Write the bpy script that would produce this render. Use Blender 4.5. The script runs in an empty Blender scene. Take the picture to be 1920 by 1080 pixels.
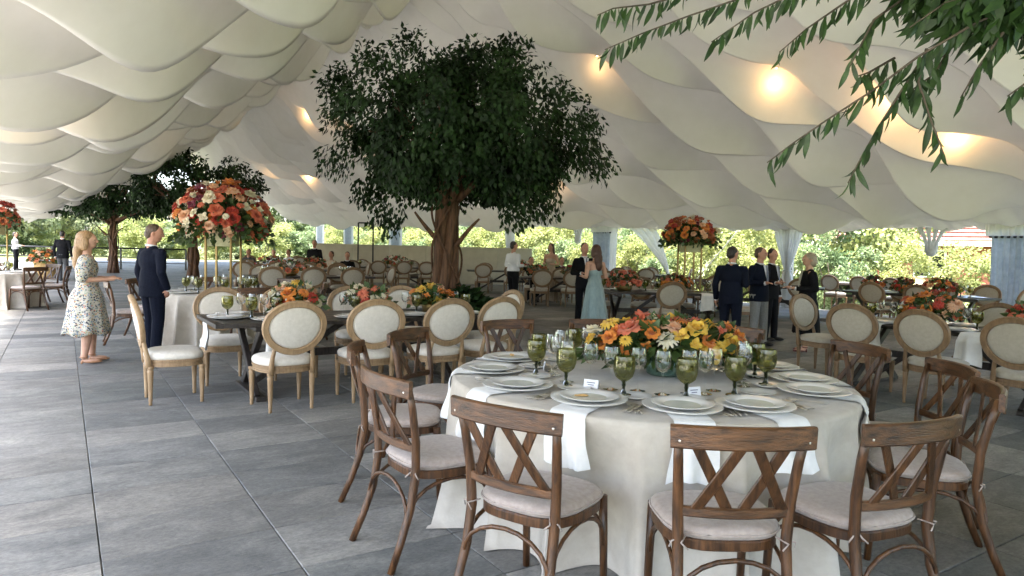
import bpy, bmesh, math, random
import numpy as np
from mathutils import Vector, Matrix, Euler
random.seed(7)
R = math.radians
PI = math.pi
sc = bpy.context.scene
COL = sc.collection

# ------------------------------------------------------------------ camera
cam_d = bpy.data.cameras.new('camera')
cam = bpy.data.objects.new('camera', cam_d); COL.objects.link(cam)
cam_d.sensor_width = 36.0
cam_d.lens = 36.0 * 1300.0 / 1920.0
cam_d.clip_start = 0.05
cam_d.clip_end = 3000
_p, _r = R(-3.17), R(1.42)
_f = Vector((0, math.cos(_p), math.sin(_p))); _u = Vector((0, -math.sin(_p), math.cos(_p))); _x = Vector((1, 0, 0))
_rt = _x * math.cos(_r) + _u * math.sin(_r); _up = -_x * math.sin(_r) + _u * math.cos(_r)
cam.matrix_world = Matrix(((_rt.x, _up.x, -_f.x, 0), (_rt.y, _up.y, -_f.y, 0), (_rt.z, _up.z, -_f.z, 1.51), (0, 0, 0, 1)))
sc.camera = cam

# ------------------------------------------------------------------ sky, sun, exposure
SUN_EL, SUN_AZ = R(70), R(-132)          # azimuth measured from +Y towards +X
w = bpy.data.worlds.new('World'); sc.world = w; w.use_nodes = True
nt = w.node_tree; nt.nodes.clear()
sky = nt.nodes.new('ShaderNodeTexSky'); sky.sky_type = 'NISHITA'; sky.sun_disc = False
sky.sun_elevation = SUN_EL; sky.sun_rotation = SUN_AZ; sky.altitude = 50; sky.air_density = 1.0; sky.dust_density = 4.0; sky.ozone_density = 0.6
bg = nt.nodes.new('ShaderNodeBackground'); bg.inputs['Strength'].default_value = 0.15
wo = nt.nodes.new('ShaderNodeOutputWorld')
nt.links.new(sky.outputs[0], bg.inputs[0]); nt.links.new(bg.outputs[0], wo.inputs[0])
sd = bpy.data.lights.new('sun', 'SUN'); sd.energy = 2.6; sd.angle = R(12); sd.color = (1.0, 0.95, 0.87)
sun = bpy.data.objects.new('sun', sd); COL.objects.link(sun)
_dir = Vector((math.sin(SUN_AZ) * math.cos(SUN_EL), math.cos(SUN_AZ) * math.cos(SUN_EL), math.sin(SUN_EL)))
sun.rotation_euler = (-_dir).to_track_quat('-Z', 'Y').to_euler()
sun.location = _dir * 60
vs = sc.view_settings; vs.view_transform = 'Standard'; vs.look = 'None'; vs.gamma = 1.0; vs.exposure = 3.28
try: vs.use_curve_mapping = False
except Exception: pass
sc.render.engine = 'CYCLES'
cy = sc.cycles
cy.use_denoising = True
cy.max_bounces = 10; cy.diffuse_bounces = 4; cy.glossy_bounces = 4; cy.transmission_bounces = 6; cy.transparent_max_bounces = 14
cy.caustics_reflective = False; cy.caustics_refractive = False
cy.sample_clamp_indirect = 6.0

# ------------------------------------------------------------------ tent frame of reference (u along the ridge, v across)
TA = R(33)
UX, UY = -math.sin(TA), math.cos(TA)
VX, VY = math.cos(TA), math.sin(TA)
def W(u, v, z=0.0): return (u * UX + v * VX, u * UY + v * VY, z)

# ------------------------------------------------------------------ mesh helpers
def newmesh(name, verts, faces, smooth=True):
    me = bpy.data.meshes.new(name); me.from_pydata([tuple(v) for v in verts], [], faces); me.update()
    if smooth: me.shade_smooth()
    return me
def ob(name, me, m=None, parent=None, loc=None, rot=None, scale=None):
    o = bpy.data.objects.new(name, me); COL.objects.link(o)
    if m is not None and me is not None and len(me.materials) == 0: me.materials.append(m)
    if parent is not None: o.parent = parent
    if loc is not None: o.location = loc
    if rot is not None: o.rotation_euler = rot
    if scale is not None: o.scale = scale
    return o
def tag(o, label=None, cat=None, group=None, kind=None):
    if label: o['label'] = label
    if cat: o['category'] = cat
    if group: o['group'] = group
    if kind: o['kind'] = kind
    return o
def thing(name, label, cat, loc=(0, 0, 0), rz=0.0, group=None, scale=None):
    o = bpy.data.objects.new(name, None); COL.objects.link(o); o.empty_display_size = 0.1
    o.location = loc; o.rotation_euler = (0, 0, rz)
    if scale: o.scale = scale
    return tag(o, label, cat, group)
KIDS = {}
def kids(o):
    return [c for c in bpy.data.objects if c.parent == o]
def copytree(o, parent=None, cache=None):
    c = o.copy(); COL.objects.link(c)
    if parent is not None: c.parent = parent
    ch = KIDS.get(o.name)
    if ch is None: ch = KIDS[o.name] = kids(o)
    for k in ch: copytree(k, c)
    return c
def place(proto, first, loc, rz, label, group=None, scale=None):
    """the first use moves the prototype itself, later ones copy it"""
    if proto.name not in KIDS: KIDS[proto.name] = kids(proto)
    if not first.get(proto.name): o = proto; first[proto.name] = True
    else: o = copytree(proto)
    o.location = loc; o.rotation_euler = (0, 0, rz)
    if scale: o.scale = scale if not isinstance(scale, (int, float)) else (scale,) * 3
    o['label'] = label
    if group: o['group'] = group
    return o
USED = {}

class MB:
    def __init__(s): s.v = []; s.f = []
    def add(s, vs_, fs):
        b = len(s.v); s.v += [tuple(x) for x in vs_]; s.f += [tuple(i + b for i in f) for f in fs]; return s
    def box(s, c, d, bev=0.0, rot=None):
        x, y, z = d[0] / 2, d[1] / 2, d[2] / 2
        if bev > 0:
            b = min(bev, x * .9, y * .9, z * .9); V = []
            for sz in (-1, 1):
                for (px, py) in ((1, 0), (0, 1)):
                    pass
            rings = [(-z, b), (-z + b, 0), (z - b, 0), (z, b)]
            for (zz, ins) in rings:
                X, Y = x - ins, y - ins
                V += [(-X + b * (ins == 0), -Y, zz), (X - b * (ins == 0), -Y, zz), (X, -Y + b * (ins == 0), zz), (X, Y - b * (ins == 0), zz),
                      (X - b * (ins == 0), Y, zz), (-X + b * (ins == 0), Y, zz), (-X, Y - b * (ins == 0), zz), (-X, -Y + b * (ins == 0), zz)]
            F = [tuple(range(7, -1, -1)), tuple(range(24, 32))]
            for r in range(3):
                for i in range(8):
                    j = (i + 1) % 8; F.append((r * 8 + i, r * 8 + j, r * 8 + 8 + j, r * 8 + 8 + i))
        else:
            V = [(-x, -y, -z), (x, -y, -z), (x, y, -z), (-x, y, -z), (-x, -y, z), (x, -y, z), (x, y, z), (-x, y, z)]
            F = [(3, 2, 1, 0), (4, 5, 6, 7), (0, 1, 5, 4), (1, 2, 6, 5), (2, 3, 7, 6), (3, 0, 4, 7)]
        M = rot if rot is not None else Matrix.Identity(3)
        C = Vector(c)
        return s.add([(M @ Vector(p)) + C for p in V], F)
    def sweep(s, path, sec, side=None, scales=None, closed=False, cap=True):
        """sec: list of (a,b) in the frame (side, normal) carried along path"""
        P = [Vector(p) for p in path]; n = len(P); m = len(sec); V = []
        for i, p in enumerate(P):
            if closed: t = P[(i + 1) % n] - P[i - 1]
            else: t = P[min(i + 1, n - 1)] - P[max(i - 1, 0)]
            t.normalize()
            if side is not None:
                sd_ = Vector(side(i) if callable(side) else side)
            else:
                sd_ = Vector((0, 0, 1)).cross(t)
                if sd_.length < .05: sd_ = Vector((1, 0, 0))
            sd_ = (sd_ - t * sd_.dot(t)).normalized(); nn = t.cross(sd_)
            k = scales[i] if scales else 1.0
            for (a, b) in sec: V.append(p + sd_ * a * k + nn * b * k)
        F = []
        for i in range(n if closed else n - 1):
            j = (i + 1) % n
            for q in range(m):
                r = (q + 1) % m; F.append((i * m + q, i * m + r, j * m + r, j * m + q))
        if cap and not closed: F += [tuple(range(m - 1, -1, -1)), tuple((n - 1) * m + q for q in range(m))]
        return s.add(V, F)
    def tube(s, path, rad, n=8, closed=False):
        sec = [(math.cos(2 * PI * i / n), math.sin(2 * PI * i / n)) for i in range(n)]
        if not isinstance(rad, (list, tuple)): rad = [rad] * len(path)
        return s.sweep(path, sec, side=_safe_side(path), scales=rad, closed=closed)
    def lathe(s, prof, n=16, o=(0, 0, 0), mod=None, close=False):
        V = []; F = []; m = len(prof)
        for i in range(n):
            a = 2 * PI * i / n
            for (r, z) in prof:
                k = mod(a, r, z) if mod else 1.0
                V.append((o[0] + r * k * math.cos(a), o[1] + r * k * math.sin(a), o[2] + z))
        for i in range(n):
            j = (i + 1) % n
            for q in range(m - 1): F.append((i * m + q, j * m + q, j * m + q + 1, i * m + q + 1))
        return s.add(V, F)
    def ell(s, c, r, nu=10, nv=7, M=None):
        V = [(0, 0, -1)]; F = []
        for j in range(1, nv):
            ph = -PI / 2 + PI * j / nv
            for i in range(nu):
                a = 2 * PI * i / nu; V.append((math.cos(a) * math.cos(ph), math.sin(a) * math.cos(ph), math.sin(ph)))
        V.append((0, 0, 1)); last = len(V) - 1
        for i in range(nu):
            F.append((0, 1 + (i + 1) % nu, 1 + i)); F.append((last, last - nu + i, last - nu + (i + 1) % nu))
        for j in range(nv - 2):
            for i in range(nu):
                a = 1 + j * nu + i; b = 1 + j * nu + (i + 1) % nu; F.append((a, b, b + nu, a + nu))
        C = Vector(c); out = []
        for p in V:
            q = Vector((p[0] * r[0], p[1] * r[1], p[2] * r[2]))
            if M is not None: q = M @ q
            out.append(q + C)
        return s.add(out, F)
    def mesh(s, name, smooth=True): return newmesh(name, s.v, s.f, smooth)
    def build(s, name, m, parent=None, smooth=True, **k): return ob(name, s.mesh(name, smooth), m, parent, **k)
def _safe_side(path):
    P = [Vector(p) for p in path]; d = (P[-1] - P[0])
    if d.length < 1e-6: d = P[len(P) // 2] - P[0]
    d.normalize()
    a = Vector((0, 0, 1)) if abs(d.z) < .8 else Vector((1, 0, 0))
    return d.cross(a).normalized()
def rrect(w_, h_, b):
    w_, h_ = w_ / 2, h_ / 2
    return [(-w_ + b, -h_), (w_ - b, -h_), (w_, -h_ + b), (w_, h_ - b), (w_ - b, h_), (-w_ + b, h_), (-w_, h_ - b), (-w_, -h_ + b)]
def autosmooth(me, ang=35):
    try:
        me.set_sharp_from_angle(angle=R(ang))
    except Exception: pass
    return me

# ------------------------------------------------------------------ materials
MATS = {}
def mat(name, col, rough=.6, col2=None, nscale=8.0, stretch=(1, 1, 1), detail=5, bump=0.0, bscale=None, metal=0.0, spec=.5, objrand=0.0,
        coord='Object', lo=.35, hi=.65, trans=0.0, sheen=0.0, coat=0.0, rough2=None, islrand=0.0):
    m = bpy.data.materials.new(name); m.use_nodes = True; N = m.node_tree.nodes; L = m.node_tree.links
    b = N['Principled BSDF']; b.inputs['Roughness'].default_value = rough; b.inputs['Metallic'].default_value = metal
    b.inputs['Specular IOR Level'].default_value = spec
    if sheen: b.inputs['Sheen Weight'].default_value = sheen
    if coat: b.inputs['Coat Weight'].default_value = coat; b.inputs['Coat Roughness'].default_value = .15
    tc = N.new('ShaderNodeTexCoord'); mp = N.new('ShaderNodeMapping'); mp.inputs['Scale'].default_value = stretch
    L.new(tc.outputs[coord], mp.inputs[0]); vec = mp.outputs[0]
    if objrand or islrand:
        oi = N.new('ShaderNodeObjectInfo'); ad = N.new('ShaderNodeVectorMath'); ad.operation = 'ADD'
        sc_ = N.new('ShaderNodeVectorMath'); sc_.operation = 'SCALE'; sc_.inputs[0].default_value = (13.1, 7.7, 5.3); L.new(oi.outputs['Random'], sc_.inputs['Scale'])
        L.new(vec, ad.inputs[0]); L.new(sc_.outputs[0], ad.inputs[1]); vec = ad.outputs[0]
    out = None
    if col2 is not None:
        nz = N.new('ShaderNodeTexNoise'); nz.inputs['Scale'].default_value = nscale; nz.inputs['Detail'].default_value = detail; nz.inputs['Roughness'].default_value = .6
        L.new(vec, nz.inputs['Vector'])
        cr = N.new('ShaderNodeValToRGB'); cr.color_ramp.elements[0].position = lo; cr.color_ramp.elements[1].position = hi
        cr.color_ramp.elements[0].color = (*col, 1); cr.color_ramp.elements[1].color = (*col2, 1)
        L.new(nz.outputs[0], cr.inputs[0]); out = cr.outputs[0]
        if rough2 is not None:
            mr = N.new('ShaderNodeMapRange'); mr.inputs[3].default_value = rough; mr.inputs[4].default_value = rough2; mr.inputs[1].default_value = lo; mr.inputs[2].default_value = hi
            L.new(nz.outputs[0], mr.inputs[0]); L.new(mr.outputs[0], b.inputs['Roughness'])
    else:
        rgb = N.new('ShaderNodeRGB'); rgb.outputs[0].default_value = (*col, 1); out = rgb.outputs[0]
    if objrand or islrand:
        hs = N.new('ShaderNodeHueSaturation'); mr = N.new('ShaderNodeMapRange'); k = objrand or islrand
        mr.inputs[3].default_value = 1 - k; mr.inputs[4].default_value = 1 + k
        if islrand:
            ge = N.new('ShaderNodeNewGeometry'); a2 = N.new('ShaderNodeMath'); a2.operation = 'ADD'; fr = N.new('ShaderNodeMath'); fr.operation = 'FRACT'
            L.new(ge.outputs['Random Per Island'], a2.inputs[0]); L.new(oi.outputs['Random'], a2.inputs[1]); L.new(a2.outputs[0], fr.inputs[0]); L.new(fr.outputs[0], mr.inputs[0])
        else: L.new(oi.outputs['Random'], mr.inputs[0])
        L.new(mr.outputs[0], hs.inputs['Value']); L.new(out, hs.inputs['Color']); out = hs.outputs[0]
    L.new(out, b.inputs['Base Color'])
    if bump:
        n2 = N.new('ShaderNodeTexNoise'); n2.inputs['Scale'].default_value = bscale or nscale; n2.inputs['Detail'].default_value = 6
        L.new(vec, n2.inputs['Vector']); bp = N.new('ShaderNodeBump'); bp.inputs['Strength'].default_value = bump; bp.inputs['Distance'].default_value = .01
        L.new(n2.outputs[0], bp.inputs['Height']); L.new(bp.outputs[0], b.inputs['Normal'])
    if trans:
        tr = N.new('ShaderNodeBsdfTranslucent'); mx = N.new('ShaderNodeMixShader'); mx.inputs[0].default_value = trans
        L.new(out, tr.inputs[0]); L.new(b.outputs[0], mx.inputs[1]); L.new(tr.outputs[0], mx.inputs[2]); L.new(mx.outputs[0], N['Material Output'].inputs[0])
    MATS[name] = m; return m
def glassmat(name, tint, refl=.06, rough=.03, body=.0, bodycol=(1, 1, 1), ior=1.3):
    """thin-walled glass: tinted see-through with a fresnel reflection"""
    m = bpy.data.materials.new(name); m.use_nodes = True; N = m.node_tree.nodes; L = m.node_tree.links; N.clear()
    o = N.new('ShaderNodeOutputMaterial'); t = N.new('ShaderNodeBsdfTransparent'); t.inputs[0].default_value = (*tint, 1)
    g = N.new('ShaderNodeBsdfGlossy'); g.inputs['Roughness'].default_value = rough; g.inputs[0].default_value = (1, 1, 1, 1)
    lw = N.new('ShaderNodeFresnel'); lw.inputs[0].default_value = ior
    mr = N.new('ShaderNodeMapRange'); mr.inputs[3].default_value = refl * .4; mr.inputs[4].default_value = .8; L.new(lw.outputs[0], mr.inputs[0])
    mx = N.new('ShaderNodeMixShader'); L.new(mr.outputs[0], mx.inputs[0]); L.new(t.outputs[0], mx.inputs[1]); L.new(g.outputs[0], mx.inputs[2]); last = mx
    if body:
        d = N.new('ShaderNodeBsdfTranslucent'); d.inputs[0].default_value = (*bodycol, 1); d2 = N.new('ShaderNodeBsdfDiffuse'); d2.inputs[0].default_value = (*bodycol, 1)
        m0 = N.new('ShaderNodeMixShader'); L.new(d.outputs[0], m0.inputs[1]); L.new(d2.outputs[0], m0.inputs[2])
        m2 = N.new('ShaderNodeMixShader'); m2.inputs[0].default_value = body; L.new(mx.outputs[0], m2.inputs[1]); L.new(m0.outputs[0], m2.inputs[2]); last = m2
    L.new(last.outputs[0], o.inputs[0]); MATS[name] = m; return m

def slate(name):
    m = bpy.data.materials.new(name); m.use_nodes = True; N = m.node_tree.nodes; L = m.node_tree.links; b = N['Principled BSDF']; b.inputs['Specular IOR Level'].default_value = .4
    ge = N.new('ShaderNodeNewGeometry'); oi = N.new('ShaderNodeObjectInfo'); ad = N.new('ShaderNodeMath'); ad.operation = 'ADD'; fr = N.new('ShaderNodeMath'); fr.operation = 'FRACT'
    L.new(ge.outputs['Random Per Island'], ad.inputs[0]); L.new(oi.outputs['Random'], ad.inputs[1]); L.new(ad.outputs[0], fr.inputs[0])
    mp = N.new('ShaderNodeMapping'); mp.inputs['Rotation'].default_value = (0, 0, -TA_ROT); L.new(ge.outputs['Position'], mp.inputs[0])
    of = N.new('ShaderNodeVectorMath'); of.operation = 'SCALE'; of.inputs[0].default_value = (17, 31, 9); L.new(fr.outputs[0], of.inputs['Scale'])
    va = N.new('ShaderNodeVectorMath'); va.operation = 'ADD'; L.new(mp.outputs[0], va.inputs[0]); L.new(of.outputs[0], va.inputs[1])
    def noise(sc, st, det, rough=.62, dist=0.0):
        q = N.new('ShaderNodeMapping'); q.inputs['Scale'].default_value = st; L.new(va.outputs[0], q.inputs[0]); n = N.new('ShaderNodeTexNoise'); n.inputs['Scale'].default_value = sc; n.inputs['Detail'].default_value = det; n.inputs['Roughness'].default_value = rough; n.inputs['Distortion'].default_value = dist
        L.new(q.outputs[0], n.inputs['Vector']); return n.outputs[0]
    def ramp(v, *st):
        r = N.new('ShaderNodeValToRGB'); e = r.color_ramp.elements; e[0].position, e[0].color = st[0][0], (*st[0][1], 1); e[1].position, e[1].color = st[-1][0], (*st[-1][1], 1)
        for p, c in st[1:-1]: x = e.new(p); x.color = (*c, 1)
        L.new(v, r.inputs[0]); return r.outputs[0]
    tone = ramp(fr.outputs[0], (0, (.092, .097, .096)), (.2, (.190, .183, .168)), (.4, (.128, .132, .129)), (.6, (.235, .229, .213)), (.8, (.115, .122, .117)), (1, (.205, .204, .197)))
    streak = ramp(noise(2.0, (1, 1.9, 1), 10, .70, .9), (.30, (.62, .63, .64)), (.5, (1, 1, 1)), (.72, (1.6, 1.58, 1.52)))
    m1 = N.new('ShaderNodeMix'); m1.data_type = 'RGBA'; m1.blend_type = 'MULTIPLY'; m1.inputs[0].default_value = .9; L.new(tone, m1.inputs[6]); L.new(streak, m1.inputs[7])
    spk = ramp(noise(34, (1, 1.6, 1), 8, .78), (.38, (.66, .66, .66)), (.5, (1, 1, 1)), (.66, (1.45, 1.44, 1.40)))
    m2 = N.new('ShaderNodeMix'); m2.data_type = 'RGBA'; m2.blend_type = 'MULTIPLY'; m2.inputs[0].default_value = .7; L.new(m1.outputs[2], m2.inputs[6]); L.new(spk, m2.inputs[7])
    st = ramp(noise(.9, (1, 1, 1), 5), (.60, (1, 1, 1)), (.74, (.70, .70, .70)))
    m3 = N.new('ShaderNodeMix'); m3.data_type = 'RGBA'; m3.blend_type = 'MULTIPLY'; m3.inputs[0].default_value = .7; L.new(m2.outputs[2], m3.inputs[6]); L.new(st, m3.inputs[7]); L.new(m3.outputs[2], b.inputs['Base Color'])
    mr = N.new('ShaderNodeMapRange'); mr.inputs[3].default_value = .46; mr.inputs[4].default_value = .74; L.new(noise(5, (1, 2, 1), 4), mr.inputs[0]); L.new(mr.outputs[0], b.inputs['Roughness'])
    bp = N.new('ShaderNodeBump'); bp.inputs['Strength'].default_value = .8; bp.inputs['Distance'].default_value = .008; L.new(noise(6, (1, 1.8, 1), 9, .66, .5), bp.inputs['Height']); L.new(bp.outputs[0], b.inputs['Normal'])
    MATS[name] = m; return m
TA_ROT = R(33)
M_stone = slate('slate_stone')
M_grout = mat('joint_mortar', (.16, .16, .15), .9, (.42, .41, .39), 2.5)
M_wood = mat('walnut_wood', (.016, .007, .003), .36, (.14, .06, .021), 9, (6, 6, .7), 6, .25, 40, objrand=.22, lo=.3, hi=.75)
M_woodx = mat('walnut_rail', (.017, .0075, .0035), .34, (.155, .067, .024), 9, (.7, 6, 6), 6, .25, 40, objrand=.22, lo=.3, hi=.75)
M_oak = mat('limed_oak', (.24, .15, .075), .5, (.40, .27, .15), 14, (3, 3, .6), 5, .15, 40, objrand=.12, lo=.3, hi=.75)
M_oak_shade = mat('oak_in_shade', (.15, .09, .045), .5, (.27, .17, .09), 14, (3, 3, .6), 5, .15, 40, objrand=.12, lo=.3, hi=.75)  # limed oak darkened, with the shade on the chairs painted into the colour
M_dark = mat('dark_table_wood', (.018, .014, .012), .45, (.05, .04, .034), 10, (4, 1, 1), 5, .1, 30)
M_linen = mat('ivory_linen', (.62, .57, .49), .85, (.70, .65, .57), 30, bump=.12, bscale=260, sheen=.2)
M_cush = mat('taupe_linen', (.325, .265, .23), .9, (.40, .335, .295), 40, bump=.15, bscale=300, sheen=.2)
M_cloth = mat('table_linen', (.49, .44, .375), .9, (.57, .525, .455), 9, bump=.9, bscale=11, sheen=.15)
M_napkin = mat('white_napkin', (.80, .80, .79), .85, (.86, .86, .85), 20, bump=.05, bscale=200)
M_china = mat('white_china', (.80, .79, .76), .12, spec=.6)
M_china2 = mat('cream_china', (.66, .67, .58), .15, (.74, .74, .66), 14, spec=.6)
M_silver = mat('brushed_steel', (.62, .58, .52), .38, metal=1.0)
M_biscuit = mat('baked_biscuit', (.55, .30, .09), .6, (.74, .50, .22), 30)
M_card = mat('white_card', (.84, .83, .84), .7)
M_ink = mat('ink_grey', (.18, .17, .22), .7)
M_fabric = mat('tent_fabric', (.87, .85, .79), .85, (.90, .88, .825), 3, bump=.25, bscale=5, trans=.018)
M_curtain = mat('curtain_fabric', (.74, .75, .74), .85, (.82, .82, .80), 6, trans=.4)
M_blue = mat('blue_grey_curtain', (.38, .43, .50), .8, (.50, .55, .60), 8, trans=.35)
M_metal = mat('painted_aluminium', (.50, .50, .48), .4, metal=.4)
M_black = mat('black_metal', (.012, .012, .013), .4)
M_gold = mat('brass', (.26, .18, .07), .4, metal=.85)
M_goldbox = mat('gilded_box', (.42, .40, .22), .5, (.55, .52, .30), 14)
M_green_glass = glassmat('green_glass', (.70, .70, .44), .06, .05, .06, (.30, .30, .11), 1.4)
M_green_dark = glassmat('dark_green_glass', (.10, .13, .04), .07, .05, .4, (.05, .06, .02))
M_clear = glassmat('clear_glass', (.98, .985, .98), .03, .03)
M_aqua = glassmat('aqua_glass', (.62, .80, .74), .08, .04, .25, (.35, .52, .47))
M_leafd = mat('ficus_leaf', (.009, .024, .007), .58, (.028, .066, .016), 1.3, islrand=.5, trans=.22, spec=.28)
M_leafn = mat('near_leaf', (.018, .046, .012), .48, (.045, .10, .02), 20, islrand=.35, trans=.22)
M_shrub = mat('shrub_leaf', (.19, .235, .075), .55, (.34, .36, .125), .9, islrand=.35, trans=.4)
M_shrub2 = mat('shrub_leaf_deep', (.11, .175, .075), .55, (.20, .26, .115), .9, islrand=.35, trans=.35)
M_bark = mat('ficus_bark', (.055, .026, .013), .8, (.17, .085, .042), 7, (3, 3, .5), 7, .6, 12)
M_bark2 = mat('grey_bark', (.07, .055, .04), .9, (.14, .11, .08), 9, (3, 3, .5), 6, .4, 12)
# ------------------------------------------------------------------ fast quad meshes
def quadmesh(name, V, nq):
    """V: (nq*4,3) array, one loose quad each"""
    me = bpy.data.meshes.new(name); V = np.asarray(V, dtype=np.float32)
    me.vertices.add(len(V)); me.vertices.foreach_set('co', V.ravel())
    me.loops.add(nq * 4); me.loops.foreach_set('vertex_index', np.arange(nq * 4, dtype=np.int32))
    me.polygons.add(nq); me.polygons.foreach_set('loop_start', np.arange(0, nq * 4, 4, dtype=np.int32))
    me.update(calc_edges=True); return me
def leaves(rng, P, D, N, ln, wd):
    """diamond leaves with base P, direction D, facing N (arrays), returns quads (fold along the midrib is given by a bent tip)"""
    D = D / np.linalg.norm(D, axis=1, keepdims=True)
    S = np.cross(D, N); S /= np.linalg.norm(S, axis=1, keepdims=True) + 1e-9
    F = np.cross(S, D)
    ln = ln[:, None]; wd = wd[:, None]
    A = P; B = P + D * ln * .45 + S * wd - F * wd * .35; C = P + D * ln + F * (-.18) * ln; E = P + D * ln * .45 - S * wd - F * wd * .35
    Q = np.empty((len(P) * 4, 3)); Q[0::4] = A; Q[1::4] = B; Q[2::4] = C; Q[3::4] = E
    return Q
def rand_dirs(rng, n):
    d = rng.normal(size=(n, 3)); return d / np.linalg.norm(d, axis=1, keepdims=True)
def leaf_cloud(name, seed, n, rad, lsize, clumps=40, flat=0.0, droop=.3, clump_r=.33, base=0.0):
    """leaves gathered in clumps spread through an uneven ellipsoid volume whose foot is at z=base"""
    rng = np.random.default_rng(seed); rad = np.array(rad)
    cd = rand_dirs(rng, clumps); cr = rng.uniform(.45, 1.0, (clumps, 1)) ** .6
    lump = 1 + .22 * np.sin(cd[:, :1] * 3.1 + seed) + .18 * np.sin(cd[:, 1:2] * 4.3 + 2 * seed) + .12 * np.sin(cd[:, 2:] * 5 + seed)
    cc = cd * cr * lump * rad
    ci = rng.integers(0, clumps, n)
    off = rand_dirs(rng, n) * (rng.uniform(0, 1, (n, 1)) ** .45) * clump_r * rad.mean() * rng.uniform(.6, 1.25, (clumps, 1))[ci]
    P = cc[ci] + off * np.array([1, 1, .8])
    out = P / rad; D = rand_dirs(rng, n) * .8 + out * .9; D[:, 2] -= droop
    N = rand_dirs(rng, n) * .7 + out * .6; N[:, 2] += .5
    s = lsize * rng.uniform(.6, 1.35, n)
    P[:, 2] += rad[2] + base
    keep = P[:, 2] > base * .5 + .02
    P, D, N, s = P[keep], D[keep], N[keep], s[keep]
    return quadmesh(name, leaves(rng, P, D, N, s, s * .30), len(P))

# ------------------------------------------------------------------ ground and stone floor
def plane(name, x0, x1, y0, y1, z, m, n=1):
    V = [(x0 + (x1 - x0) * i / n, y0 + (y1 - y0) * j / n, z) for j in range(n + 1) for i in range(n + 1)]
    F = [(j * (n + 1) + i, j * (n + 1) + i + 1, (j + 1) * (n + 1) + i + 1, (j + 1) * (n + 1) + i) for j in range(n) for i in range(n)]
    return ob(name, newmesh(name, V, F), m)
M_grass = mat('lawn_grass', (.10, .13, .045), .9, (.18, .20, .08), .6, coord='Object', bump=.4, bscale=30)
tag(plane('ground', -600, 600, -600, 600, -.16, M_grass), kind='structure')
M_pave = mat('pale_concrete', (.40, .39, .36), .8, (.52, .51, .48), 1.2, bump=.2, bscale=12)
def sheet(name, u0, u1, v0, v1, z, m):
    return tag(ob(name, newmesh(name, [W(u0, v0, z), W(u1, v0, z), W(u1, v1, z), W(u0, v1, z)], [(0, 1, 2, 3)], False), m), kind='structure')
sheet('terrace', -12, 62, -24, -7.0, -.03, M_pave)
sheet('path', -12, 62, 18.6, 19.7, -.10, M_pave)  # added pale strip that bounces neutral light up to the lining
TU, TV, U0, V0 = .525, .79, 3.70, .14            # tile pitch along u and v, and one joint corner
def tile_mesh(name, su, sv, h, tilt=0.0):
    mb = MB(); g = .0028; b = .003
    x, y = su / 2 - .0036, sv / 2 - g
    V = [(-x, -y, -h), (x, -y, -h), (x, y, -h), (-x, y, -h), (-x, -y, -b), (x, -y, -b), (x, y, -b), (-x, y, -b),
         (-x + b, -y + b, 0), (x - b, -y + b, tilt), (x - b, y - b, 0), (-x + b, y - b, -tilt)]
    F = [(0, 1, 5, 4), (1, 2, 6, 5), (2, 3, 7, 6), (3, 0, 4, 7), (4, 5, 9, 8), (5, 6, 10, 9), (6, 7, 11, 10), (7, 4, 8, 11), (8, 9, 10, 11)]
    return V, F
floor_root = ob('floor', None); tag(floor_root, kind='structure')
VU0, VV0, VU1, VV1 = -7.0, -7.0, 60.0, 18.6
bv = [W(VU0, VV0, -.02), W(VU1, VV0, -.02), W(VU1, VV1, -.02), W(VU0, VV1, -.02)]
bv2 = [(a, b, -.17) for a, b, c in bv]
ob('mortar_bed', newmesh('mortar_bed', bv + bv2, [(3, 2, 1, 0), (0, 1, 5, 4), (1, 2, 6, 5), (2, 3, 7, 6), (3, 0, 4, 7)], False), M_grout, floor_root)
tv = [tile_mesh('tile', TU, TV, .03, t) for t in (0, .0015, -.0015, .0008)]
tme = []
for V, F in tv:
    me = newmesh('stone_tile', V, F, False); me.materials.append(M_stone); tme.append(me)
rngt = random.Random(3); nearv = []; farv = []
ft = 1300 / 1920
for i in range(int((VU0 - U0) / TU) , int((VU1 - U0) / TU)):
    for j in range(int((VV0 - V0) / TV), int((VV1 - V0) / TV)):
        cu, cv = U0 + (i + .5) * TU, V0 + (j + .5) * TV
        x, y, _ = W(cu, cv)
        if y < .5: continue
        if abs(x) > y * .80 + 1.5: continue
        if y > 1.6 and abs(x) < y * .78: nearv.append((y * y * .02 + abs(x) * .02 + y, cu, cv))
        else: farv.append((cu, cv))
nearv.sort()
for k, (d, cu, cv) in enumerate(nearv):
    if k < 290:
        o = ob('stone_tile', tme[rngt.randrange(4)], None, floor_root, W(cu, cv, rngt.uniform(-.0012, .0012)), (0, 0, TA + PI / 2 + (PI if rngt.random() < .5 else 0)))
    else: farv.append((cu, cv))
mb = MB()
for (cu, cv) in farv:
    V, F = tv[rngt.randrange(4)]; dz = rngt.uniform(-.0012, .0012)
    mb.add([W(cu + x, cv + y, z + dz) for x, y, z in V], F)
tag(mb.build('stone_tiles_beyond', M_stone, floor_root, False), kind='stuff')

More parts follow.
